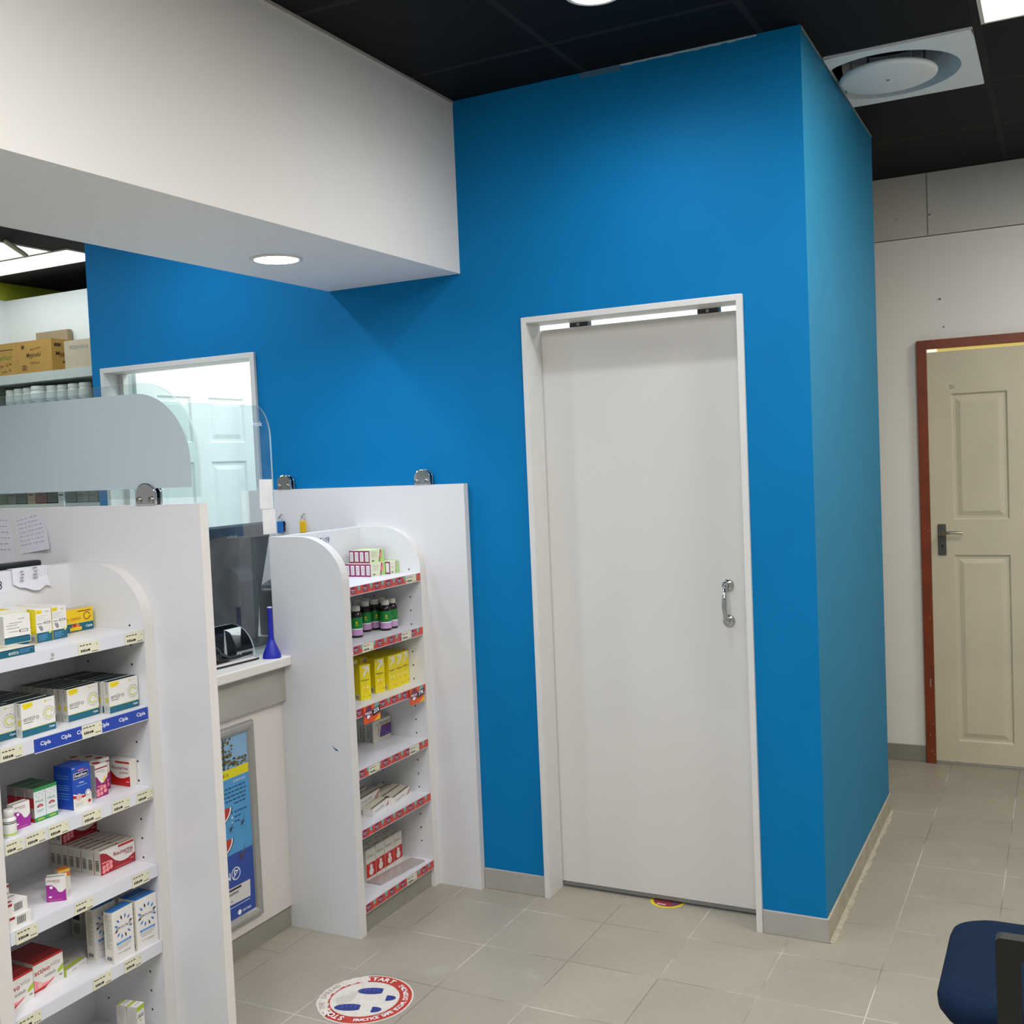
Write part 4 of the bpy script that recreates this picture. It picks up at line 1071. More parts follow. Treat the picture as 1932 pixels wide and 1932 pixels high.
Pb.rect('front', 0, .96, .16, .97, WHITEINK).done()
place(Pb, 'probiotic_carton', -2.180, 1.815, z, 'tall bright blue carton with a red swoosh, third shelf', rot=3)
Rd = Pk('red_drops_carton', .038, .034, .084, PRW, PRG, PRC)
Rd.poly('front', [(0,0),(1,0),(1,.55),(.85,.50),(.7,.42),(.5,.40),(.3,.5),(.15,.62),(0,.66)], MAG).rect('front', 0, .86, 1, .9, RED).text('front', 'Reuterina', .1, .77, .72, .05, GREYINK).text('front', 'drops', .5, .71, .34, .04, GREYINK)
for u, v in ((.16,.20),(.44,.24),(.72,.28),(.16,.09),(.44,.10),(.76,.15)): Rd.disc('front', u, v, .0052, PINK, 2)
Rd.rect('front', .1, .31, .6, .345, PINK, 2).poly('front', [(.62,.50),(.86,.62),(.82,.50),(.7,.42)], YEL, 2).disc('top', .5, .5, .0105, RED).done()
gR = 'red and white drops cartons with dark discs on their tops'
place(Rd, 'drops_carton', -2.205, 1.907, z, 'front red and white drops carton, half hidden by the tall blue carton', group=gR)
place(Rd, 'drops_carton', -2.240, 1.947, z, 'red and white drops carton set back beside the red carton facing the passage', group=gR)
place(Rd, 'drops_carton', -2.241, 1.907, z, 'second red drops carton back, in the row behind the tall blue carton', group=gR)
place(Rd, 'drops_carton', -2.276, 1.947, z, 'second red drops carton back, in the row near the divider, third shelf', group=gR)
place(Rd, 'drops_carton', -2.277, 1.905, z, 'third red drops carton back, in the row behind the tall blue carton', group=gR)
place(Rd, 'drops_carton', -2.313, 1.930, z, 'rearmost red drops carton near the back panel, third shelf', group=gR)
Jr = Pk('junior_carton', .070, .024, .070, PRW, PRC, PRW, PRC)
Jr.poly('front', [(0,0),(1,0),(1,.40),(.9,.36),(.7,.30),(.5,.28),(.3,.32),(.15,.42),(0,.56)], RED2).text('front', 'Reuterina', .08, .62, .84, .13, RED).text('front', 'junior', .48, .44, .46, .12, RED).rect('front', .28, .86, 1, .93, RED2).rect('front', .8, .15, .95, .2, PINK, 2).done()
place(Jr, 'junior_carton', -2.267, 2.0115, z, 'red and white carton turned to face the passage, beside the divider', rot=-90)

# -- shelf 4
z = SHZ1[3]
Da = Pk('daily_carton', .115, .0225, .062, PRW, PRC, PRC)
Da.poly('front', [(0,0),(1,0),(1,.42),(.9,.34),(.78,.27),(.66,.25),(.55,.28),(.42,.40),(.30,.62),(.18,.82),(.08,.90),(0,.92)], RED).text('front', 'Reuterina', .38, .58, .56, .17, RED, bold=.01).text('front', 'daily', .70, .44, .24, .15, RED).rect('front', .52, .88, .98, .97, RED2)
for u, v in ((.09,.30),(.19,.34),(.29,.40),(.09,.13),(.19,.17),(.29,.22)): Da.disc('front', u, v, .0058, PINK, 2)
Da.rect('front', .04, .46, .26, .52, PINK, 2).rect('front', .85, .2, .95, .24, PINK, 2).rect('front', .4, .07, .9, .085, PINK, 2)
Da.rect('top', .05, .35, .6, .55, BROWN).rect('top', .5, .2, .95, .32, RED).barcode('left', .2, .18, .8, .62, INK, True).done()
gD = 'red and white daily cartons in a row on the fourth shelf'
for k in range(8):
    place(Da, 'daily_carton', -2.2200-.0234*k, 1.9185+random.uniform(-.001, .001), z, f"{ORD[k]} red and white daily carton in the long bar-coded row by the divider" , group=gD)
for k in range(2):
    place(Da, 'daily_carton', -2.361-.0234*k, 1.921, z+.0626, f"{'front' if k == 0 else 'rear'} red daily carton lying on top of the bar-coded row", group=gD)
place(Dr, 'drops_carton', -2.211, 1.7455, z, 'purple and white drops carton standing alone in the middle of its shelf', rot=-50)
Og = Pk('orange_carton', .030, .02, .046, PRC, PRC, ORANGE)
Og.rect('front', 0, .58, 1, .86, ORANGE).rect('front', .2, .38, .5, .5, GREYINK).rect('front', 0, .9, 1, 1, YEL2).done()
place(Og, 'orange_carton', -2.252, 1.815, z, 'small cream and orange carton behind the lone purple drops carton', rot=-18)
Ac = Pk('acute_carton', .072, .024, .075, PRW, PRG, PRW)
Ac.poly('front', [(0,0),(1,0),(1,.30),(.8,.12),(.6,.06),(.4,.12),(.2,.3),(0,.4)], RED).text('front', 'Reuterina', .10, .56, .84, .14, RED).text('front', 'acute', .52, .37, .42, .13, RED).rect('front', .1, .88, 1, .96, RED).rect('top', .3, .3, 1, .6, RED).done()
place(Ac, 'acute_carton', -2.235, 1.5905, z, 'upright red and white carton behind the two flat ones, fourth shelf')
Fl = Pk('flat_white_carton', .058, .080, .029, PRW, PRC, PRW)
Fl.barcode('front', .35, .25, .75, .85, INK).rect('front', .02, .78, .26, .98, RED).text('top', 'Reuterina', .2, .4, .7, .12, MAG).rect('top', .05, .1, .4, .2, RED).rect('top', .2, .7, 1, .78, RED).done()
place(Fl, 'flat_carton', -2.153, 1.597, z, 'flat white carton with a barcode, lower of two lying at the shelf front')
place(Fl, 'flat_carton', -2.158, 1.5965, z+.0296, 'flat white carton lying on top of the bar-coded one at the shelf front', rot=4)

# -- shelf 5
z = SHZ1[4]
Av = Pk('vitamin_carton', .087, .027, .071, PRW, PRG, mat('carton_deep_red_top', '#8c1414', .42, noise=.05))
Av.text('front', 'activo', .03, .56, .52, .17, RED2, bold=.008).text('front', 'vite', .57, .62, .32, .16, mat('soft_grey_ink', '#b5afaa', .6, noise=.02)).rect('front', .0, .93, 1, 1, RED2)
Av.disc('front', .60, .50, .009, mat('soft_grey_ink', '#b5afaa'), 3, r0=.7, a0=3.4, a1=6.2).rect('front', .36, .36, .74, .44, mat('soft_grey_ink', '#b5afaa')).poly('front', [(.80,.40),(1,.56),(1,.36),(.80,.28)], LIME)
Av.poly('front', [(0,0),(.30,0),(.62,.14),(.72,.24),(.5,.18),(.3,.2),(.12,.34),(0,.44)], PINK).poly('front', [(0,0),(.34,.0),(.74,.26),(.45,.10),(0,.06)], RED2, 2).rect('front', .85, .16, .95, .22, GREYINK).disc('front', .2, .2, .007, mat('capsule_pink', '#e3b9b0', .4, noise=.03), 2).done()
gV = 'red-topped vitamin cartons on the fifth shelf'
for k in range(4):
    place(Av, 'vitamin_carton', -2.2150-.028*k, 1.698, z, f"{ORD[k]} red-topped vitamin carton in the row next to the flat lime-striped carton", group=gV, rot=1)
for k in range(4):
    place(Av, 'vitamin_carton', -2.1930-.028*k, 1.598, z, f"{ORD[k]} red-topped vitamin carton in the row at the near end, fifth shelf", group=gV, rot=4)
Lm = Pk('lime_carton', .076, .10, .0155, PRW, PRW, mat('carton_grey_top', '#b9b6a8', .5, noise=.03))
Lm.rect('top', 0, .06, 1, .16, LIME).rect('left', .94, 0, 1, 1, LIME).text('front', 'batch', .3, .35, .2, .3, GREYINK).rect('front', .6, .5, .9, .56, GREYINK).rect('top', .2, .3, .7, .36, GREYINK).done()
place(Lm, 'flat_carton', -2.211, 1.7885, z, 'flat white carton with a lime stripe lying on the fifth shelf', rot=12)
Se = Pk('calm_carton', .071, .0285, .1315, PRW, PRC, SBLUE)
Se.text('front', 'SEROCALM', .16, .62, .72, .045, INK).rect('front', .16, .325, .86, .372, LBLUE).disc('front', .20, .348, .0025, SBLUE, 2).disc('front', .82, .348, .0025, SBLUE, 2)
for i in range(12):
    a = 2*PI*i/12+.25; ru, rv = .36, .20
    cu_, cv_ = .52+ru*math.cos(a), .645+rv*math.sin(a)*.95
    du, dv = .078*math.cos(a), .044*math.sin(a)+.0001
    nu, nv = -dv*.9, du*.28
    Se.poly('front', [(cu_-du*1.2, cv_-dv*1.2), (cu_+nu, cv_+nv), (cu_+du*1.2, cv_+dv*1.2), (cu_-nu, cv_-nv)], SBLUE if i % 3 else INK, 2)
for v, a, b in ((.29,.15,.85), (.26,.2,.8), (.23,.2,.7), (.15,.2,.8), (.13,.5,.8)): Se.rect('front', a, v, b, v+.008, GREYINK)
for v in [.93-.028*i for i in range(24)]: Se.rect('left', .18, v, .82-.2*((v*50) % 2 > 1), v+.008, GREYINK)
Se.rect('left', .15, .05, .85, .12, PRW, 2).barcode('left', .2, .06, .8, .13, INK, True, l=2).text('top', 'SEROCALM', .25, .4, .5, .2, LBLUE).done()
gS = 'white and blue cartons with leaf burst on the fifth shelf'
place(Se, 'calm_carton', -2.152, 1.885, z, 'front white carton with a blue leaf burst, farther from the divider', group=gS, rot=3)
place(Se, 'calm_carton', -2.154, 1.9635, z, 'front white carton with a blue leaf burst, next to the divider', group=gS, rot=-1)
place(Se, 'calm_carton', -2.2145, 1.8815, z, 'blue-topped white carton directly behind the front one farther from the divider', group=gS, rot=0)
place(Se, 'calm_carton', -2.184, 1.963, z, 'blue-topped white carton directly behind the front one next to the divider', group=gS)
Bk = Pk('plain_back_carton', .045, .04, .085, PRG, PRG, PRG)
Bk.rect('left', .2, .62, .8, .8, DTEAL).barcode('left', .2, .2, .8, .5, INK, True).done()
gB = 'grey-white cartons at the back of the fifth shelf'
place(Bk, 'back_carton', -2.345, 1.955, z, 'shaded carton at the back of the fifth shelf, nearer the front edge', group=gB)
place(Bk, 'back_carton', -2.367+.02-.045, 1.955-.05, z, 'shaded carton at the back of the fifth shelf, farther from the divider', group=gB) if False else None
# -- bottom shelf
z = SHZ1[5]
Gm = Pk('lime_top_carton', .030, .030, .1235, PRW, PRG, PRW)
Gm.rect('front', 0, .89, 1, .985, LIME).rect('front', .1, .74, .9, .77, GREYINK).text('front', 'GLUCO', .15, .78, .7, .04, INK).rect('front', .35, .66, .6, .69, LIME).rect('front', .2, .5, .8, .52, GREYINK)
Gm.rect('top', 0, .72, 1, .98, LIME).rect('top', .2, .35, .9, .42, GREYINK)
for v in [.9-.03*i for i in range(20)]: Gm.rect('left', .15, v, .8, v+.008, mat('pale_grey_ink', '#bdbab4'))
Gm.done()
gL = 'small lime-striped cartons on the bottom shelf'
place(Gm, 'lime_carton', -2.152, 1.946, z, 'front lime-striped carton on the bottom shelf of the nearest unit', group=gL, rot=10)
place(Gm, 'lime_carton', -2.184, 1.941, z, 'second lime-striped carton on the bottom shelf, right behind the first', group=gL, rot=10)
# white bottle, mostly hidden by the near panel
def pill_bottle(x, y, z, label, r=.016, h=.062, group=None):
    t = thing('pill_bottle', label, 'bottle', (x, y, z+.0003), group=group)
    W_ = mat('white_bottle_plastic', '#dcdcd6', .4, noise=.02)
    part('body', MB().lathe([(r*.92,0),(r,.003),(r,h*.66),(r*.7,h*.72),(r*.62,h*.74)], W_, 24), t)
    part('cap', MB().lathe([(r*.72,h*.73),(r*.74,h*.735),(r*.74,h*.98),(r*.68,h)], W_, 24), t)
    part('bottle_label', MB().lathe([(r+.0003,h*.08),(r+.0003,h*.14)], LIME, 24).lathe([(r+.0003,h*.50),(r+.0003,h*.53)], INK, 24).lathe([(r+.0003,h*.56),(r+.0003,h*.59)], INK, 24), t)
    return t
pill_bottle(-2.172, 1.628, SHZ1[2], 'small white bottle beside the small purple drops carton, third shelf', .0155, .062)

# -- far unit, shelf 1: pink-ended cartons
z = SHZ2[0]
Hh = Pk('herbal_carton', .094, .0225, .046, mat('carton_pale_cream_green', '#dfe3c9', .5, noise=.02), MAG, mat('carton_pale_green_top', '#cfe5ae', .5, noise=.02))
Hh.poly('front', [(.62,0),(.68,0),(.82,1),(.74,1)], RED).poly('front', [(.68,0),(1,0),(1,1),(.90,1)], PALEGREEN).poly('front', [(.70,.6),(.86,.9),(.84,.3),(.72,.2)], PINK, 2)
for v, a, b in ((.75,.15,.55), (.6,.15,.5), (.45,.15,.55)): Hh.rect('front', a, v, b, v+.04, KRAFT2)
Hh.rect('front', .14, .10, .30, .18, INK)
Hh.rect('left', .15, .12, .80, .88, PRW)
for v in (.22,.34,.46,.58,.70): Hh.rect('left', .3, v, .65, v+.05, GREYINK, 2)
Hh.done()
gH = 'pale cartons with magenta ends on the top shelf beside the blue wall'
for k in range(5):
    place(Hh, 'herbal_carton', -2.259-.0229*k, 3.243, z, f"{ORD[k]} magenta-ended carton in the lower row, top shelf of the farther unit", group=gH)
for k in range(3):
    place(Hh, 'herbal_carton', -2.247-.0229*k, 3.340-.036, z, f"{ORD[k]} pale green carton in the lower row against the divider, top shelf", group=gH) if False else None
Hh2 = Pk('herbal_carton_short', .055, .0225, .046, mat('carton_pale_cream_green', ''), MAG, mat('carton_pale_green_top', ''))
Hh2.poly('front', [(.62,0),(.68,0),(.82,1),(.74,1)], RED).poly('front', [(.68,0),(1,0),(1,1),(.90,1)], PALEGREEN).rect('front', .1, .5, .5, .55, KRAFT2).rect('front', .12, .10, .34, .18, INK).rect('left', .15, .12, .8, .88, PRW).done()
for k in range(3):
    place(Hh2, 'herbal_carton', -2.238-.0232*k, 3.3385, z, f"{ORD[k]} pale green carton in the lower row against the far panel, top shelf", group=gH)
for k in range(4):
    place(Hh, 'herbal_carton', -2.2855-.0229*k, 3.277, z+.0466, f"{ORD[k]} magenta-ended carton in the upper row, top shelf of the farther unit", group=gH)

# -- shelf 2: brown bottles
z = SHZ2[1]
AMB = mat('dark_amber_glass', '#1a0f12', .15, noise=.05); BGREEN = mat('label_green', '#128036', .4, noise=.05); MAUVE = mat('label_mauve', '#c49ac6', .45, noise=.03)
def make_bottle(label):
    r, h = .0215, .112
    t = thing('medicine_bottle', label, 'bottle', (0,0,0), group='dark bottles with green labels on the second shelf')
    part('body', MB().lathe([(r*.9,0),(r,.004),(r,.078),(r*.93,.084),(r*.66,.092),(r*.60,.095)], AMB, 26), t)
    part('cap', MB().lathe([(r*.70,.094),(r*.72,.095),(r*.72,.109),(r*.64,.112)], mat('white_cap', '#d9d6cc', .45, noise=.02), 26), t)
    lb = MB(); a0, a1 = -2.2, .75
    def band(z0, z1, m, e, b0=a0, b1=a1):
        n_ = 20; vs = []
        for zz in (z0, z1):
            for i in range(n_+1):
                a = b0+(b1-b0)*i/n_; vs.append(((r+e)*math.cos(a), (r+e)*math.sin(a), zz))
        lb.add(vs, [(i, i+1, n_+1+i+1, n_+1+i) for i in range(n_)], m, True)
    band(.032, .072, BGREEN, .0003); band(.008, .029, MAUVE, .0003); band(.029, .0325, WHITEINK, .0004)
    band(.050, .058, YEL, .0005, -1.0, -.75); band(.044, .047, LIME, .0005, -1.1, -.55)
    part('bottle_label', lb, t)
    return t
BPOS = [(-2.252,3.128,'front dark bottle nearest the near side panel, second shelf'), (-2.296,3.248,'dark bottle with a yellow mark, second from the near side panel'),
        (-2.288,3.297,'middle dark bottle of the green-labelled group'), (-2.238,3.292,'front dark bottle in the middle of the group'), (-2.242,3.341,'dark bottle nearest the far panel in the front row'),
        (-2.290,3.345,'dark bottle behind the one nearest the far panel'), (-2.298,3.138,'second dark bottle back beside the near side panel'), (-2.343,3.148,'third dark bottle back beside the near side panel'),
        (-2.345,3.205,'dark bottle at the back, behind the yellow-marked one'), (-2.342,3.262,'dark bottle at the back, left of the rearmost pair'), (-2.338,3.316,'rearmost dark bottle near the far panel')]
proto = None
for (x, y, lb_) in BPOS:
    if proto is None: t = proto = make_bottle(lb_)
    else: t = copy_thing(proto, (0,0,0))
    t.location = (x, y, z+.0004); t.rotation_euler = (0, 0, random.uniform(-.35, .35)); t['label'] = lb_

# -- shelf 3: yellow cough cartons
z = SHZ2[2]
Ex = Pk('yellow_carton', .047, .042, .124, YEL, YEL, YEL)
Ex.poly('front', [(.22,.70),(.36,.66),(.74,.86),(.80,.74),(.88,.74),(.88,.96),(.25,.96),(.28,.90),(.62,.90)], PRW)
Ex.text('front', 'Expigen', .10, .53, .76, .062, INK).rect('front', .3, .49, .6, .5, DYEL)
Ex.poly('front', [(.42,.42),(.56,.42),(.70,.22),(.62,.18),(.50,.28),(.36,.18),(.28,.22)], YEL2).disc('front', .34, .36, .0045, mat('pale_yellow_ink', '#efe88e', .5, noise=.02), 2).disc('front', .66, .36, .0045, mat('pale_yellow_ink', '#efe88e'), 2).rect('front', .12, .09, .7, .1, DYEL).disc('front', .85, .1, .0022, INK)
Ex.barcode('left', .35, .03, .75, .14, INK, False, PRC)
for v in (.62,.54,.46,.38,.30): Ex.rect('left', .15, v, .7, v+.008, DYEL)
Ex.done()
gX = 'yellow cough carton row on the third shelf'
EX = [(-2.207,3.071,-15,'yellow carton nearest the near side panel, turned slightly outward'), (-2.226,3.190,-13,'second yellow carton from the near side panel, front row'), (-2.209,3.264,0,'third yellow carton from the near side panel, bar-coded side showing'),
      (-2.209,3.3125,-2,'fourth yellow carton from the near side panel, front row'), (-2.213,3.348,0,'yellow carton nearest the far panel, front row')]
EX[4] = (-2.213, 3.3478, 0, EX[4][3]); EX[3] = (-2.209, 3.3000, -1, EX[3][3]); EX[2] = (-2.209, 3.2520, 0, EX[2][3])
for (x, y, r_, lb_) in EX: place(Ex, 'yellow_carton', x, y, z, lb_, group=gX, rot=r_)
for i, (x, y) in enumerate(((-2.270,3.075),(-2.290,3.130),(-2.290,3.19),(-2.262,3.2520),(-2.262,3.3000),(-2.262,3.3478),(-2.315,3.27),(-2.315,3.3195))):
    place(Ex, 'yellow_carton', x, y, z, f"yellow carton in the rows behind, {ORD[i] if i else 'first'} counting from the near side panel", group=gX)

# -- shelf 4: medicated cartons
z = SHZ2[3]
Kk = Pk('medicated_carton', .118, .033, .079, PRC, PRG, PRG)
Kk.poly('front', [(.36,.16),(1,.16),(1,.66),(.44,.62),(.42,.5),(.36,.3)], VIOLET).poly('front', [(.44,.62),(1,.66),(1,.70),(.44,.68)], RED, 2).text('front', 'Medi-Keel A', .38, .76, .56, .13, INK).rect('front', .40, .71, .8, .73, GREYINK)
Kk.poly('front', [(.08,.80),(.22,.86),(.32,.78),(.36,.6),(.34,.45),(.28,.3),(.2,.12),(.26,.5),(.3,.66),(.24,.78)], KRAFT2, 1).rect('front', .1, .1, .13, .4, KRAFT2).rect('front', .7, .22, .92, .26, LBLUE, 2)
Kk.text('left', 'Medi-Keel A', .82, .06, .8, .3, INK, vert=True).rect('left', .25, .2, .4, .8, GREYINK).done()
gK = 'cream and violet cartons under the hanging promo tag'
for k in range(3):
    place(Kk, 'medicated_carton', -2.302-.0337*k, 3.268, z, f"{ORD[k]} cream and violet carton under the hanging orange tag", group=gK)

# -- shelf 5: long flat tube cartons
z = SHZ2[4]
Lc = Pk('tube_carton', .150, .040, .026, PRW, PRC, mat('carton_cream_top', '#d9d2be', .5, noise=.03))
Lc.poly('front', [(.72,.1),(.80,.1),(1,.85),(1,1)], RED2).poly('front', [(.84,.1),(.88,.1),(1,.55),(1,.7)], INK).text('front', 'Conveen', .08, .35, .32, .3, GREYINK).text('front', 'Med', .44, .35, .16, .3, GREYINK).rect('top', .02, .15, .98, .28, INK).rect('left', .1, .1, .9, .9, PRW).done()
gLt = 'long tube cartons lying on the fifth shelf'
LT = [(-2.190,3.085,0,10,'long white tube carton at the front, nearest the near side panel'), (-2.190,3.222,0,10,'long white tube carton at the front, nearer the far panel'), (-2.243,3.058,0,6,'long tube carton in the second row back, near end'), (-2.236,3.225,0,8,'long tube carton in the second row back, far end'),
      (-2.292,3.055,0,4,'long tube carton in the third row back, near end'), (-2.290,3.215,0,6,'long tube carton in the third row back, far end'), (-2.245,3.080,.0264,5,'long tube carton stacked on the second row, near end'), (-2.302,3.090,.0264,7,'long tube carton stacked on the third row, near end')]
for (x, y, dz, r_, lb_) in LT: place(Lc, 'tube_carton', x, y, z+dz, lb_, group=gLt, rot=r_)

# -- bottom shelf: red and white cartons and a clear tray
z = SHZ2[5]
Di = Pk('red_white_carton', .0565, .034, .112, mat('carton_warm_white', '#dcd7ca', .5, noise=.02), PRC, PRC)
Di.rect('front', 0, .10, 1, .545, mat('carton_signal_red', '#cc2416', .42, noise=.03)).text('front', 'Dilinct', .10, .72, .78, .10, GREYINK)
Di.disc('front', .5, .26, .0135, PRW, 2).disc('front', .5, .42, .0085, PRW, 3).rect('front', .15, .50, .5, .515, PINK, 2).rect('front', .0, 0, 1, .10, PRW).rect('top', .1, .3, .8, .45, GREYINK).rect('front', .62, .48, .8, .53, MAG, 2).done()
gM = 'red and white cartons on the bottom shelf beside the blue wall'
for r_ in range(2):
    for c in range(4):
        lb_ = f"red and white carton, {['first','second','third','fourth'][c]} from the near side panel, {'front' if r_ == 0 else 'back'} row, bottom shelf"
        place(Di, 'red_white_carton', -2.257-.036*r_, 3.1255+.0585*c-(.004 if c == 0 else 0), z, lb_, group=gM, rot=[-2, 1, 0, 1][c])
tr = thing('acrylic_tray', 'clear grey acrylic sheet lying in front of the red and white cartons', 'tray', (-2.21, 3.24, z+.0004))
part('sheet', MB().add([(-.045,-.125,0),(.020,-.128,0),(.046,.127,0),(-.020,.134,0),(-.045,-.125,.005),(.020,-.128,.005),(.046,.127,.005),(-.020,.134,.005)], [(3,2,1,0),(4,5,6,7),(0,1,5,4),(1,2,6,5),(2,3,7,6),(3,0,4,7)], mat('grey_acrylic', '#b0a8a2', .2, noise=.04)), tr)

# ------------------------------------------------------------------ floor stickers
sc = Vector((-1.893, 2.577, 0)); RS = .146
fs_ = MB()
STW = mat('sticker_white', '#d6d0c6', .55, noise=.07, nscale=40); STR = mat('sticker_red', '#b3382c', .5, noise=.12, nscale=40); STB = mat('sticker_blue', '#24357f', .5, noise=.1, nscale=60); STG = mat('sticker_grey_print', '#a9a49c', .6, noise=.05)
random.seed(9)
n = 72
rimm = []
for i in range(n):
    a = 2*PI*i/n; deg = math.degrees(a)
    worn = 128 < deg < 245
    rr = RS*(1-(random.uniform(0, .035) if worn else .0))
    rimm.append((sc.x+rr*math.cos(a), sc.y+rr*math.sin(a)))
fs_.prism(rimm, 'z', .0003, .0009, STW, STW)
def ring(a0, a1, ri, ro, m, z, jag=0.):
    k = max(6, int((a1-a0)/5))
    for i in range(k):
        b0, b1 = math.radians(a0+(a1-a0)*i/k), math.radians(a0+(a1-a0)*(i+1)/k)
        r_o = ro-(random.random()*jag)
        fs_.add([(sc.x+ri*math.cos(b0), sc.y+ri*math.sin(b0), z), (sc.x+r_o*math.cos(b0), sc.y+r_o*math.sin(b0), z), (sc.x+r_o*math.cos(b1), sc.y+r_o*math.sin(b1), z), (sc.x+ri*math.cos(b1), sc.y+ri*math.sin(b1), z)], [(0,1,2,3)], m)
ring(-112, 120, .104, .141, STR, .0012); ring(128, 247, .104, .113, STR, .0012, .007); ring(247, 250, .104, .139, STR, .0012, .01); ring(238, 247, .114, .138, STR, .0012, .02)
def arc_text(s, mid, rad, h, m, inward, step, z=.0016):
    n_ = len(s)
    for i, ch in enumerate(s):
        if ch == ' ': continue
        if inward: a = math.radians(mid+(i-(n_-1)/2)*step)
        else: a = math.radians(mid-(i-(n_-1)/2)*step)
        rad_dir = Vector((math.cos(a), math.sin(a), 0)); tan = Vector((-math.sin(a), math.cos(a), 0))
        vs, f_, tw, th = textgeo(ch, .02)
        sc_ = h/.73
        U, V = (tan, -rad_dir) if inward else (-tan, rad_dir)
        O = sc+rad_dir*(rad+(h/2 if inward else -h/2))-U*(tw*sc_/2); O.z = z
        fs_.add([O+U*(x*sc_)+V*(y*sc_) for x, y in vs], f_, m)
arc_text('START', 100, .123, .021, WHITEINK, False, 9.5)
arc_text('STOP', -104, .121, .022, WHITEINK, False, 9.5)
arc_text('PRACTICE SAFE SOCIAL DISTANCING', -4, .123, .0150, WHITEINK, True, 4.3)
arc_text('THE SPREAD', 196, .128, .016, mat('sticker_faded_print', '#b39a92', .6, noise=.1), False, 7.)
def foot(pts, m):
    fs_.add([(x, y, .0013) for x, y in pts], [tuple(range(len(pts)))], m)
def ell(cx, cy, rx, ry, ang, t0, t1, n=18):
    c, s = math.cos(ang), math.sin(ang)
    return [(cx+rx*math.cos(t)*c-ry*math.sin(t)*s, cy+rx*math.cos(t)*s+ry*math.sin(t)*c) for t in [t0+(t1-t0)*i/n for i in range(n+1)]]
ang = math.radians(22)
for (cx, cy, hx_, hy_) in ((-1.900, 2.626, -1.834, 2.606), (-1.908, 2.517, -1.836, 2.532)):
    foot(ell(cx, cy, .045, .020, ang, .75, 2*PI-.75), STB)
    foot(ell(hx_, hy_, .028, .0165, ang, -PI/2*1.05, PI/2*1.05), STB)
    for k in range(4):
        q = Vector((cx-.02+.012*k, cy-.010+.005*k, .0015)); 
        fs_.add([q, q+Vector((.0022,0,0)), q+Vector((-.004,.016,0)), q+Vector((-.0062,.016,0))], [(0,1,2,3)], mat('sticker_pale_blue', '#5568b0', .5, noise=.05))
for k in range(6):
    a = Vector((-1.978+.006*k, 2.545-.006*k, .0014)); b_ = a+Vector((.05, .075, 0))*(.9-.08*k)
    nn_ = Vector((.0011, -.0007, 0))
    fs_.add([a-nn_*.6, a+nn_*.6, b_+nn_*.6, b_-nn_*.6], [(0,1,2,3)], STG)
for k in range(3):
    a = Vector((-1.812+.008*k, 2.500+.014*k, .0014)); b_ = a+Vector((.022, .03, 0)); nn_ = Vector((.0011, -.0008, 0))
    fs_.add([a-nn_, a+nn_, b_+nn_, b_-nn_], [(0,1,2,3)], STG)
tag(obj('floor_sticker', fs_.mesh('floor_sticker', (sc.x, sc.y, 0)), None, (sc.x, sc.y, 0)), 'round red and white floor sticker with blue footprints, partly worn', 'floor sticker')
s2m = MB(); c2 = Vector((-1.285, 3.585, 0))
disc(s2m, c2+Vector((0,0,.0006)), (1,0,0), (0,1,0), .064, mat('sticker_yellow', '#d8cf2c', .5, noise=.05), 32)
disc(s2m, c2+Vector((0,0,.0009)), (1,0,0), (0,1,0), .052, mat('sticker_plum', '#8e2f3a', .5, noise=.05), 32)
disc(s2m, c2+Vector((.030,-.012,.0011)), (1,0,0), (0,1,0), .016, mat('sticker_mauve', '#6a4668', .5, noise=.05), 20)
put_text(s2m, 'you', (c2.x-.030, c2.y-.046, .0013), (1,0,0), (0,1,0), WHITEINK, w=.032, h=.014, bold=.02)
tag(obj('floor_sticker', s2m.mesh('floor_sticker', c2), None, c2), 'round yellow-rimmed floor sticker half under the plain white door', 'floor sticker')

# ------------------------------------------------------------------ blue chair at the lower right
ch = thing('visitor_chair', 'blue upholstered chair with an open black backrest frame, cut by the frame edge', 'chair', (.03, 2.46, 0))
BF = mat('navy_chair_fabric', '#0d2038', .9, spec=.15, noise=.2, nscale=160, bump=.3, bscale=500)
def rounded_rect(x0, x1, y0, y1, r, n=8):
    p = []
    for (cx, cy, s) in ((x1-r, y1-r, 0), (x0+r, y1-r, 1), (x0+r, y0+r, 2), (x1-r, y0+r, 3)):
        for i in range(n+1):
            a = PI/2*(s+i/n); p.append((cx+r*math.cos(a), cy+r*math.sin(a)))
    return p
seat = MB(); lv = [(.395, .06), (.402, .035), (.415, .014), (.435, .002), (.455, 0.), (.470, .006), (.479, .022), (.483, .05)]
rings = []
for (z, ins) in lv: rings.append([(x, y, z) for x, y in rounded_rect(-.283+ins, .283-ins, -.220+ins, .232-ins, max(.02, .085-ins*.4))])
vs = [p for r_ in rings for p in r_]; k = len(rings[0])
seat.add(vs, [(l*k+i, l*k+(i+1) % k, (l+1)*k+(i+1) % k, (l+1)*k+i) for l in range(len(lv)-1) for i in range(k)], BF, True)
seat.add(rings[0], [tuple(reversed(range(k)))], BF); seat.add(rings[-1], [tuple(range(k))], BF, True)
part('seat', seat, ch)
part('seat_pan', MB().box(-.215, .215, -.17, .18, .36, .396, BLACKP), ch, bevel=.012, seg=2)
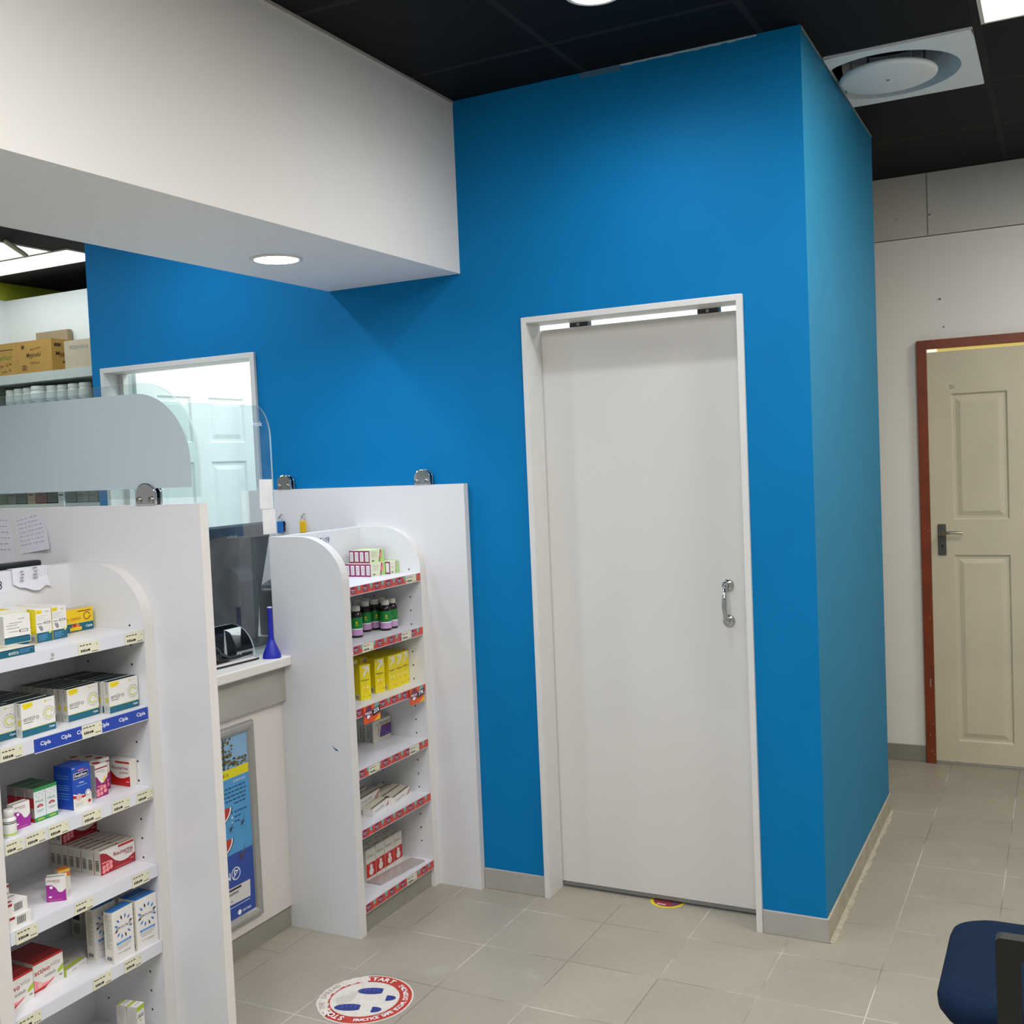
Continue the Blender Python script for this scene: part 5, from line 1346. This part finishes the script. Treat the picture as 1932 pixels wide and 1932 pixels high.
# open backrest frame, leaning back towards the near side
lo = rounded_rect(-.152, .152, 0, .400, .010, 6); li = rounded_rect(-.112, .112, .06, .366, .016, 6)
bf = MB(); kk = len(lo)
def B3(p, e): return (p[0], e-.16*p[1], p[1])
for i in range(kk):
    j = (i+1) % kk
    bf.quad(B3(lo[i],-.014), B3(lo[j],-.014), B3(li[j],-.014), B3(li[i],-.014), BLACKP); bf.quad(B3(lo[i],.014), B3(li[i],.014), B3(li[j],.014), B3(lo[j],.014), BLACKP)
    bf.quad(B3(lo[i],-.014), B3(lo[i],.014), B3(lo[j],.014), B3(lo[j],-.014), mat('worn_black_plastic', '#262725', .6, noise=.25, nscale=40)); bf.quad(B3(li[i],-.014), B3(li[j],-.014), B3(li[j],.014), B3(li[i],.014), BLACKP)
br = part('backrest_frame', bf, ch); br.location = (0, -.375, .325)
part('back_bracket', MB().tube([(0,-.10,.378),(0,-.30,.372),(0,-.375,.39)], .022, BLACKP, 12), ch)
part('column', MB().lathe([(.028,.09),(.028,.22),(.020,.225),(.020,.36)], BLACKP, 18), ch)
for i in range(5):
    a = 2*PI*i/5+.3
    lg_ = part('base_leg', MB().tube([(0,0,.10),(.15*math.cos(a),.15*math.sin(a),.085),(.27*math.cos(a),.27*math.sin(a),.062)], [.028,.022,.016], BLACKP, 10), ch)
    part('castor', MB().lathe([(.018,-.014),(.026,-.010),(.026,.010),(.018,.014)], BLACKP, 16, (.27*math.cos(a), .27*math.sin(a), .0265), axis='y').tube([(.27*math.cos(a), .27*math.sin(a), .03), (.27*math.cos(a), .27*math.sin(a), .065)], .006, STEEL, 8), lg_)

# ------------------------------------------------------------------ dispensary shelves and stock
ds = thing('dispensary_shelving', 'tall white shelving behind the counter, holding cartons and white jars', 'shelving', (-5.0, 4.73, 0))
od = (-5.0, 4.73, 0)
DSW = mat('dispensary_shelf_board', '#c9d2cb', .45, noise=.02)
for zz in (2.266, 1.985, 1.72, 1.455, 1.19, .8, .4):
    wpart('shelf', MB().box(-6.168, -3.87, 4.60, 4.8565, zz-.028 if zz < 2.2 else zz-.056, zz, DSW), ds, od)
for xx in (-6.05, -5.02, -4.05):
    wpart('upright', MB().box(xx-.011, xx+.011, 4.606, 4.8565, 0, 2.209, mat('greenish_upright', '#8f9a86', .5, noise=.03)), ds, od)
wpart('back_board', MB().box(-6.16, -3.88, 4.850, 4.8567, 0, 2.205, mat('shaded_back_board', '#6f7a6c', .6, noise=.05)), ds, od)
def carton_big(x0, x1, y0, y1, z0, z1, m, label, draw, side=None, group=None):
    mb = MB().box(x0, x1, y0, y1, z0, z1, m, {'+x': side or m})
    if draw: draw(mb, x0, x1, y0, z0, z1)
    o = ((x0+x1)/2, (y0+y1)/2, z0)
    return tag(obj('cardboard_box', mb.mesh('cardboard_box', o), None, o), label, 'cardboard box', group)
KI = mat('carton_print_brown', '#4a3714', .7, noise=.05)
def drawM(mb, x0, x1, y, z0, z1):
    put_text(mb, 'Myprodol', (x0+.075, y-.0006, z0+.085), (1,0,0), (0,0,1), KI, w=.125, h=.038, bold=.015); put_text(mb, 'CAPSULES', (x0+.10, y-.0006, z0+.052), (1,0,0), (0,0,1), KI, w=.085, h=.014)
    put_text(mb, 'Batch A12', (x0+.11, y-.0006, z0+.135), (1,0,.1), (0,0,1), KI, w=.09, h=.013); mb.box(x0+.03, x0+.055, y-.0006, y, z0+.15, z0+.172, KI)
    for k in range(4): mb.box(x0+.03, x0+.075-.01*(k % 2), y-.0006, y, z0+.018+.009*k, z0+.022+.009*k, KI)
    X = x1+.0006
    put_text(mb, 'Myprodol', (X, y+.03, z0+.085), (0,1,0), (0,0,1), KI, w=.16, h=.036, bold=.015); mb.box(x1, X, y+.02, y+.07, z0+.15, z0+.17, KI); mb.box(x1, X, y+.08, y+.14, z0+.05, z0+.064, KI)
def drawG(mb, x0, x1, y, z0, z1):
    put_text(mb, 'Panamor', (x1-.26, y-.0006, z0+.095), (1,0,0), (0,0,1), mat('green_print', '#5d8a2c', .6, noise=.05), w=.20, h=.035, bold=.01)
    put_text(mb, 'Sep 24', (x1-.22, y-.0006, z0+.045), (1,0,.08), (0,0,1), KI, w=.15, h=.018); put_text(mb, 'no 3', (x1-.16, y-.0006, z0+.015), (1,0,.08), (0,0,1), KI, w=.08, h=.018)
    mb.box(x1-.26, x1-.05, y-.0006, y, z0+.155, z0+.160, KI)
def drawP(mb, x0, x1, y, z0, z1):
    put_text(mb, 'MEDIHUSK 8', (x0+.04, y-.0006, z0+.115), (1,0,-.02), (0,0,1), GREYINK, w=.16, h=.022)
gC = 'cardboard boxes on top of the dispensary shelving'
carton_big(-5.772, -5.474, 4.605, 4.805, 2.2665, 2.463, KRAFT, 'brown cardboard box with dark capsule lettering on top of the dispensary shelving', drawM, KRAFT, gC)
carton_big(-6.14, -5.776, 4.610, 4.805, 2.2665, 2.465, KRAFT, 'brown cardboard box with green lettering beside the dark-lettered one', drawG, KRAFT, gC)
carton_big(-5.372, -4.95, 4.612, 4.80, 2.2665, 2.434, KRAFT2, 'paler cardboard box with grey lettering next to the blue wall corner', drawP, KRAFT2, gC)
carton_big(-5.855, -5.566, 4.812, 4.846, 2.2665, 2.545, KRAFT3, 'flattened cardboard sheet standing against the white wall behind the boxes', None, None)
JW = mat('white_jar_plastic', '#e2e8e2', .4, noise=.02)
def make_jar(r, h, label):
    t = thing('white_jar', label, 'jar', (0,0,0), group='white jars on the dispensary shelf')
    part('body', MB().lathe([(r*.95,0),(r,.004),(r,h*.80),(r*.86,h*.86)], JW, 22), t)
    part('lid', MB().lathe([(r*.90,h*.862),(r*.92,h*.87),(r*.92,h*.985),(r*.86,h)], JW, 22), t)
    lb = MB(); n_ = 16; vs = []
    for zz in (h*.2, h*.62):
        for i in range(n_+1):
            a = -PI*.95+PI*.9*i/n_; vs.append(((r+.0004)*math.cos(a), (r+.0004)*math.sin(a), zz))
    lb.add(vs, [(i, i+1, n_+1+i+1, n_+1+i) for i in range(n_)], mat('jar_label', '#c3ccd0', .6, noise=.1, nscale=60), True)
    for v in (.50, .42): 
        vs = []
        for zz in (h*v, h*(v+.03)):
            for i in range(n_+1):
                a = -PI*.8+PI*.35*i/n_; vs.append(((r+.0008)*math.cos(a), (r+.0008)*math.sin(a), zz))
        lb.add(vs, [(i, i+1, n_+1+i+1, n_+1+i) for i in range(n_)], GREYINK, True)
    part('jar_label', lb, t)
    return t
JX = [(-5.925,.037,.192), (-5.846,.038,.196), (-5.764,.038,.196), (-5.660,.060,.200), (-5.544,.044,.196), (-5.455,.040,.194), (-5.358,.042,.194), (-5.265,.040,.195)]
JL = ['leftmost white jar in the dispensary row', 'second white jar along from the left upright', 'third white jar along, just left of the widest jar', 'widest white jar in the dispensary row', 'white jar just right of the widest jar', 'sixth white jar along the dispensary row', 'seventh white jar along, next to last visible', 'white jar nearest the blue wall corner']
for (x, r, h), lb_ in zip(JX, JL):
    t = make_jar(r, h, lb_); t.location = (x, 4.66, 1.9853)
# stock on lower dispensary shelves, glimpsed under the frosted band
random.seed(21)
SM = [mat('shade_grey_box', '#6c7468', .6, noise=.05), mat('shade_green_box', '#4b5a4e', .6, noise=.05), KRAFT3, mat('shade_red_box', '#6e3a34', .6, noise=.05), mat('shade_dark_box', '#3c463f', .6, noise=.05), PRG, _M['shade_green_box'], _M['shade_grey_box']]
xx = -5.98; i = 0
NM = ['first', 'second', 'third', 'fourth', 'fifth', 'sixth', 'seventh', 'eighth', 'ninth', 'tenth', 'eleventh', 'twelfth']
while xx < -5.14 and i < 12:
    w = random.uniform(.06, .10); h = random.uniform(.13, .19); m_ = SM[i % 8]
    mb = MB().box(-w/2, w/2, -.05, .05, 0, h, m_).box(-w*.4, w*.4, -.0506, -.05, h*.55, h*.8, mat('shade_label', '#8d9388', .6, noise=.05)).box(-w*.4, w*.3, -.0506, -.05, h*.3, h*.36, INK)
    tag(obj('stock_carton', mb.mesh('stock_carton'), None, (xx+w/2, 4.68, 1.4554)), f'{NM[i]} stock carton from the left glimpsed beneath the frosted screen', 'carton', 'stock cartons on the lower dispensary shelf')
    xx += w+.012; i += 1

# ------------------------------------------------------------------ camera
cam = bpy.data.cameras.new('camera'); co = bpy.data.objects.new('camera', cam); COL.objects.link(co)
right = Vector((0.88924497, 0.45540357, -0.04302281)); down = Vector((-0.01701289, -0.06106158, -0.99798900)); fwd = Vector((-0.45711480, 0.88818865, -0.04655097))
M = Matrix(((right.x, -down.x, -fwd.x, 0), (right.y, -down.y, -fwd.y, 0), (right.z, -down.z, -fwd.z, 1.59), (0,0,0,1)))
co.matrix_world = M
cam.sensor_fit = 'HORIZONTAL'; cam.sensor_width = 36; cam.lens = 2030.25/1932*36
cam.clip_start = .05; cam.clip_end = 60
SC.camera = co

# ------------------------------------------------------------------ lights
def area(name, loc, sx_, sy_, power, col, rot=(0,0,0)):
    l = bpy.data.lights.new(name, 'AREA'); l.shape = 'RECTANGLE'; l.size = sx_; l.size_y = sy_; l.energy = power; l.color = lin(col)
    o = bpy.data.objects.new(name, l); COL.objects.link(o); o.location = loc; o.rotation_euler = rot
    return o
area('shop_panel_and_fill', (.08, .45, ZC-.02), .6, .6, 28, '#fcf8f2')
area('shop_panel_and_fill', (-1.1, .2, ZC-.02), .6, .6, 52, '#f6f7fd')
area('shop_panel_and_fill', (-.45, 1.06, ZC-.02), .6, .6, 34, '#fbf9f6')  # fill added out of view to brighten the bulkhead front
area('shop_panel_and_fill', (.25, 2.88, ZC-.02), .6, .6, 32, '#fbf8f2')
area('passage_fill', (.9, 4.6, ZC-.02), .6, .6, 25, '#fdf6ea')  # no fitting here; added to lift the wall at the passage end
area('room_lamp', (-2.2, 4.2, 2.79), 2.4, .6, 43, '#fbfffd')
area('dispensary_lamp', (-3.45, 2.0, ZC-.02), .9, .6, 5, '#eef6ff')
area('dispensary_lamp', (-4.9, 2.4, ZC-.02), .9, .6, 26, '#eef8ff')
def spot(name, loc, power, col):
    l = bpy.data.lights.new(name, 'SPOT'); l.energy = power; l.color = lin(col); l.spot_size = math.radians(165); l.spot_blend = 1.; l.shadow_soft_size = .05
    o = bpy.data.objects.new(name, l); COL.objects.link(o); o.location = loc
spot('downlight_lamp', (-2.277, 2.822, 2.27), 27, '#eef4ff')
spot('downlight_lamp', (-3.12, 2.85, ZC-.02), 46, '#eef6ff')
spot('downlight_lamp', (-1.158, 2.895, ZC-.02), 33, '#eef4ff')
w = bpy.data.worlds.new('world'); SC.world = w; w.use_nodes = True
bg = w.node_tree.nodes['Background']; bg.inputs[0].default_value = lin('#e8e6e0')+[1]; bg.inputs[1].default_value = .50
SC.view_settings.view_transform = 'AgX'
SC.view_settings.look = 'None'
SC.view_settings.exposure = -0.2
SC.view_settings.view_transform = 'Standard'
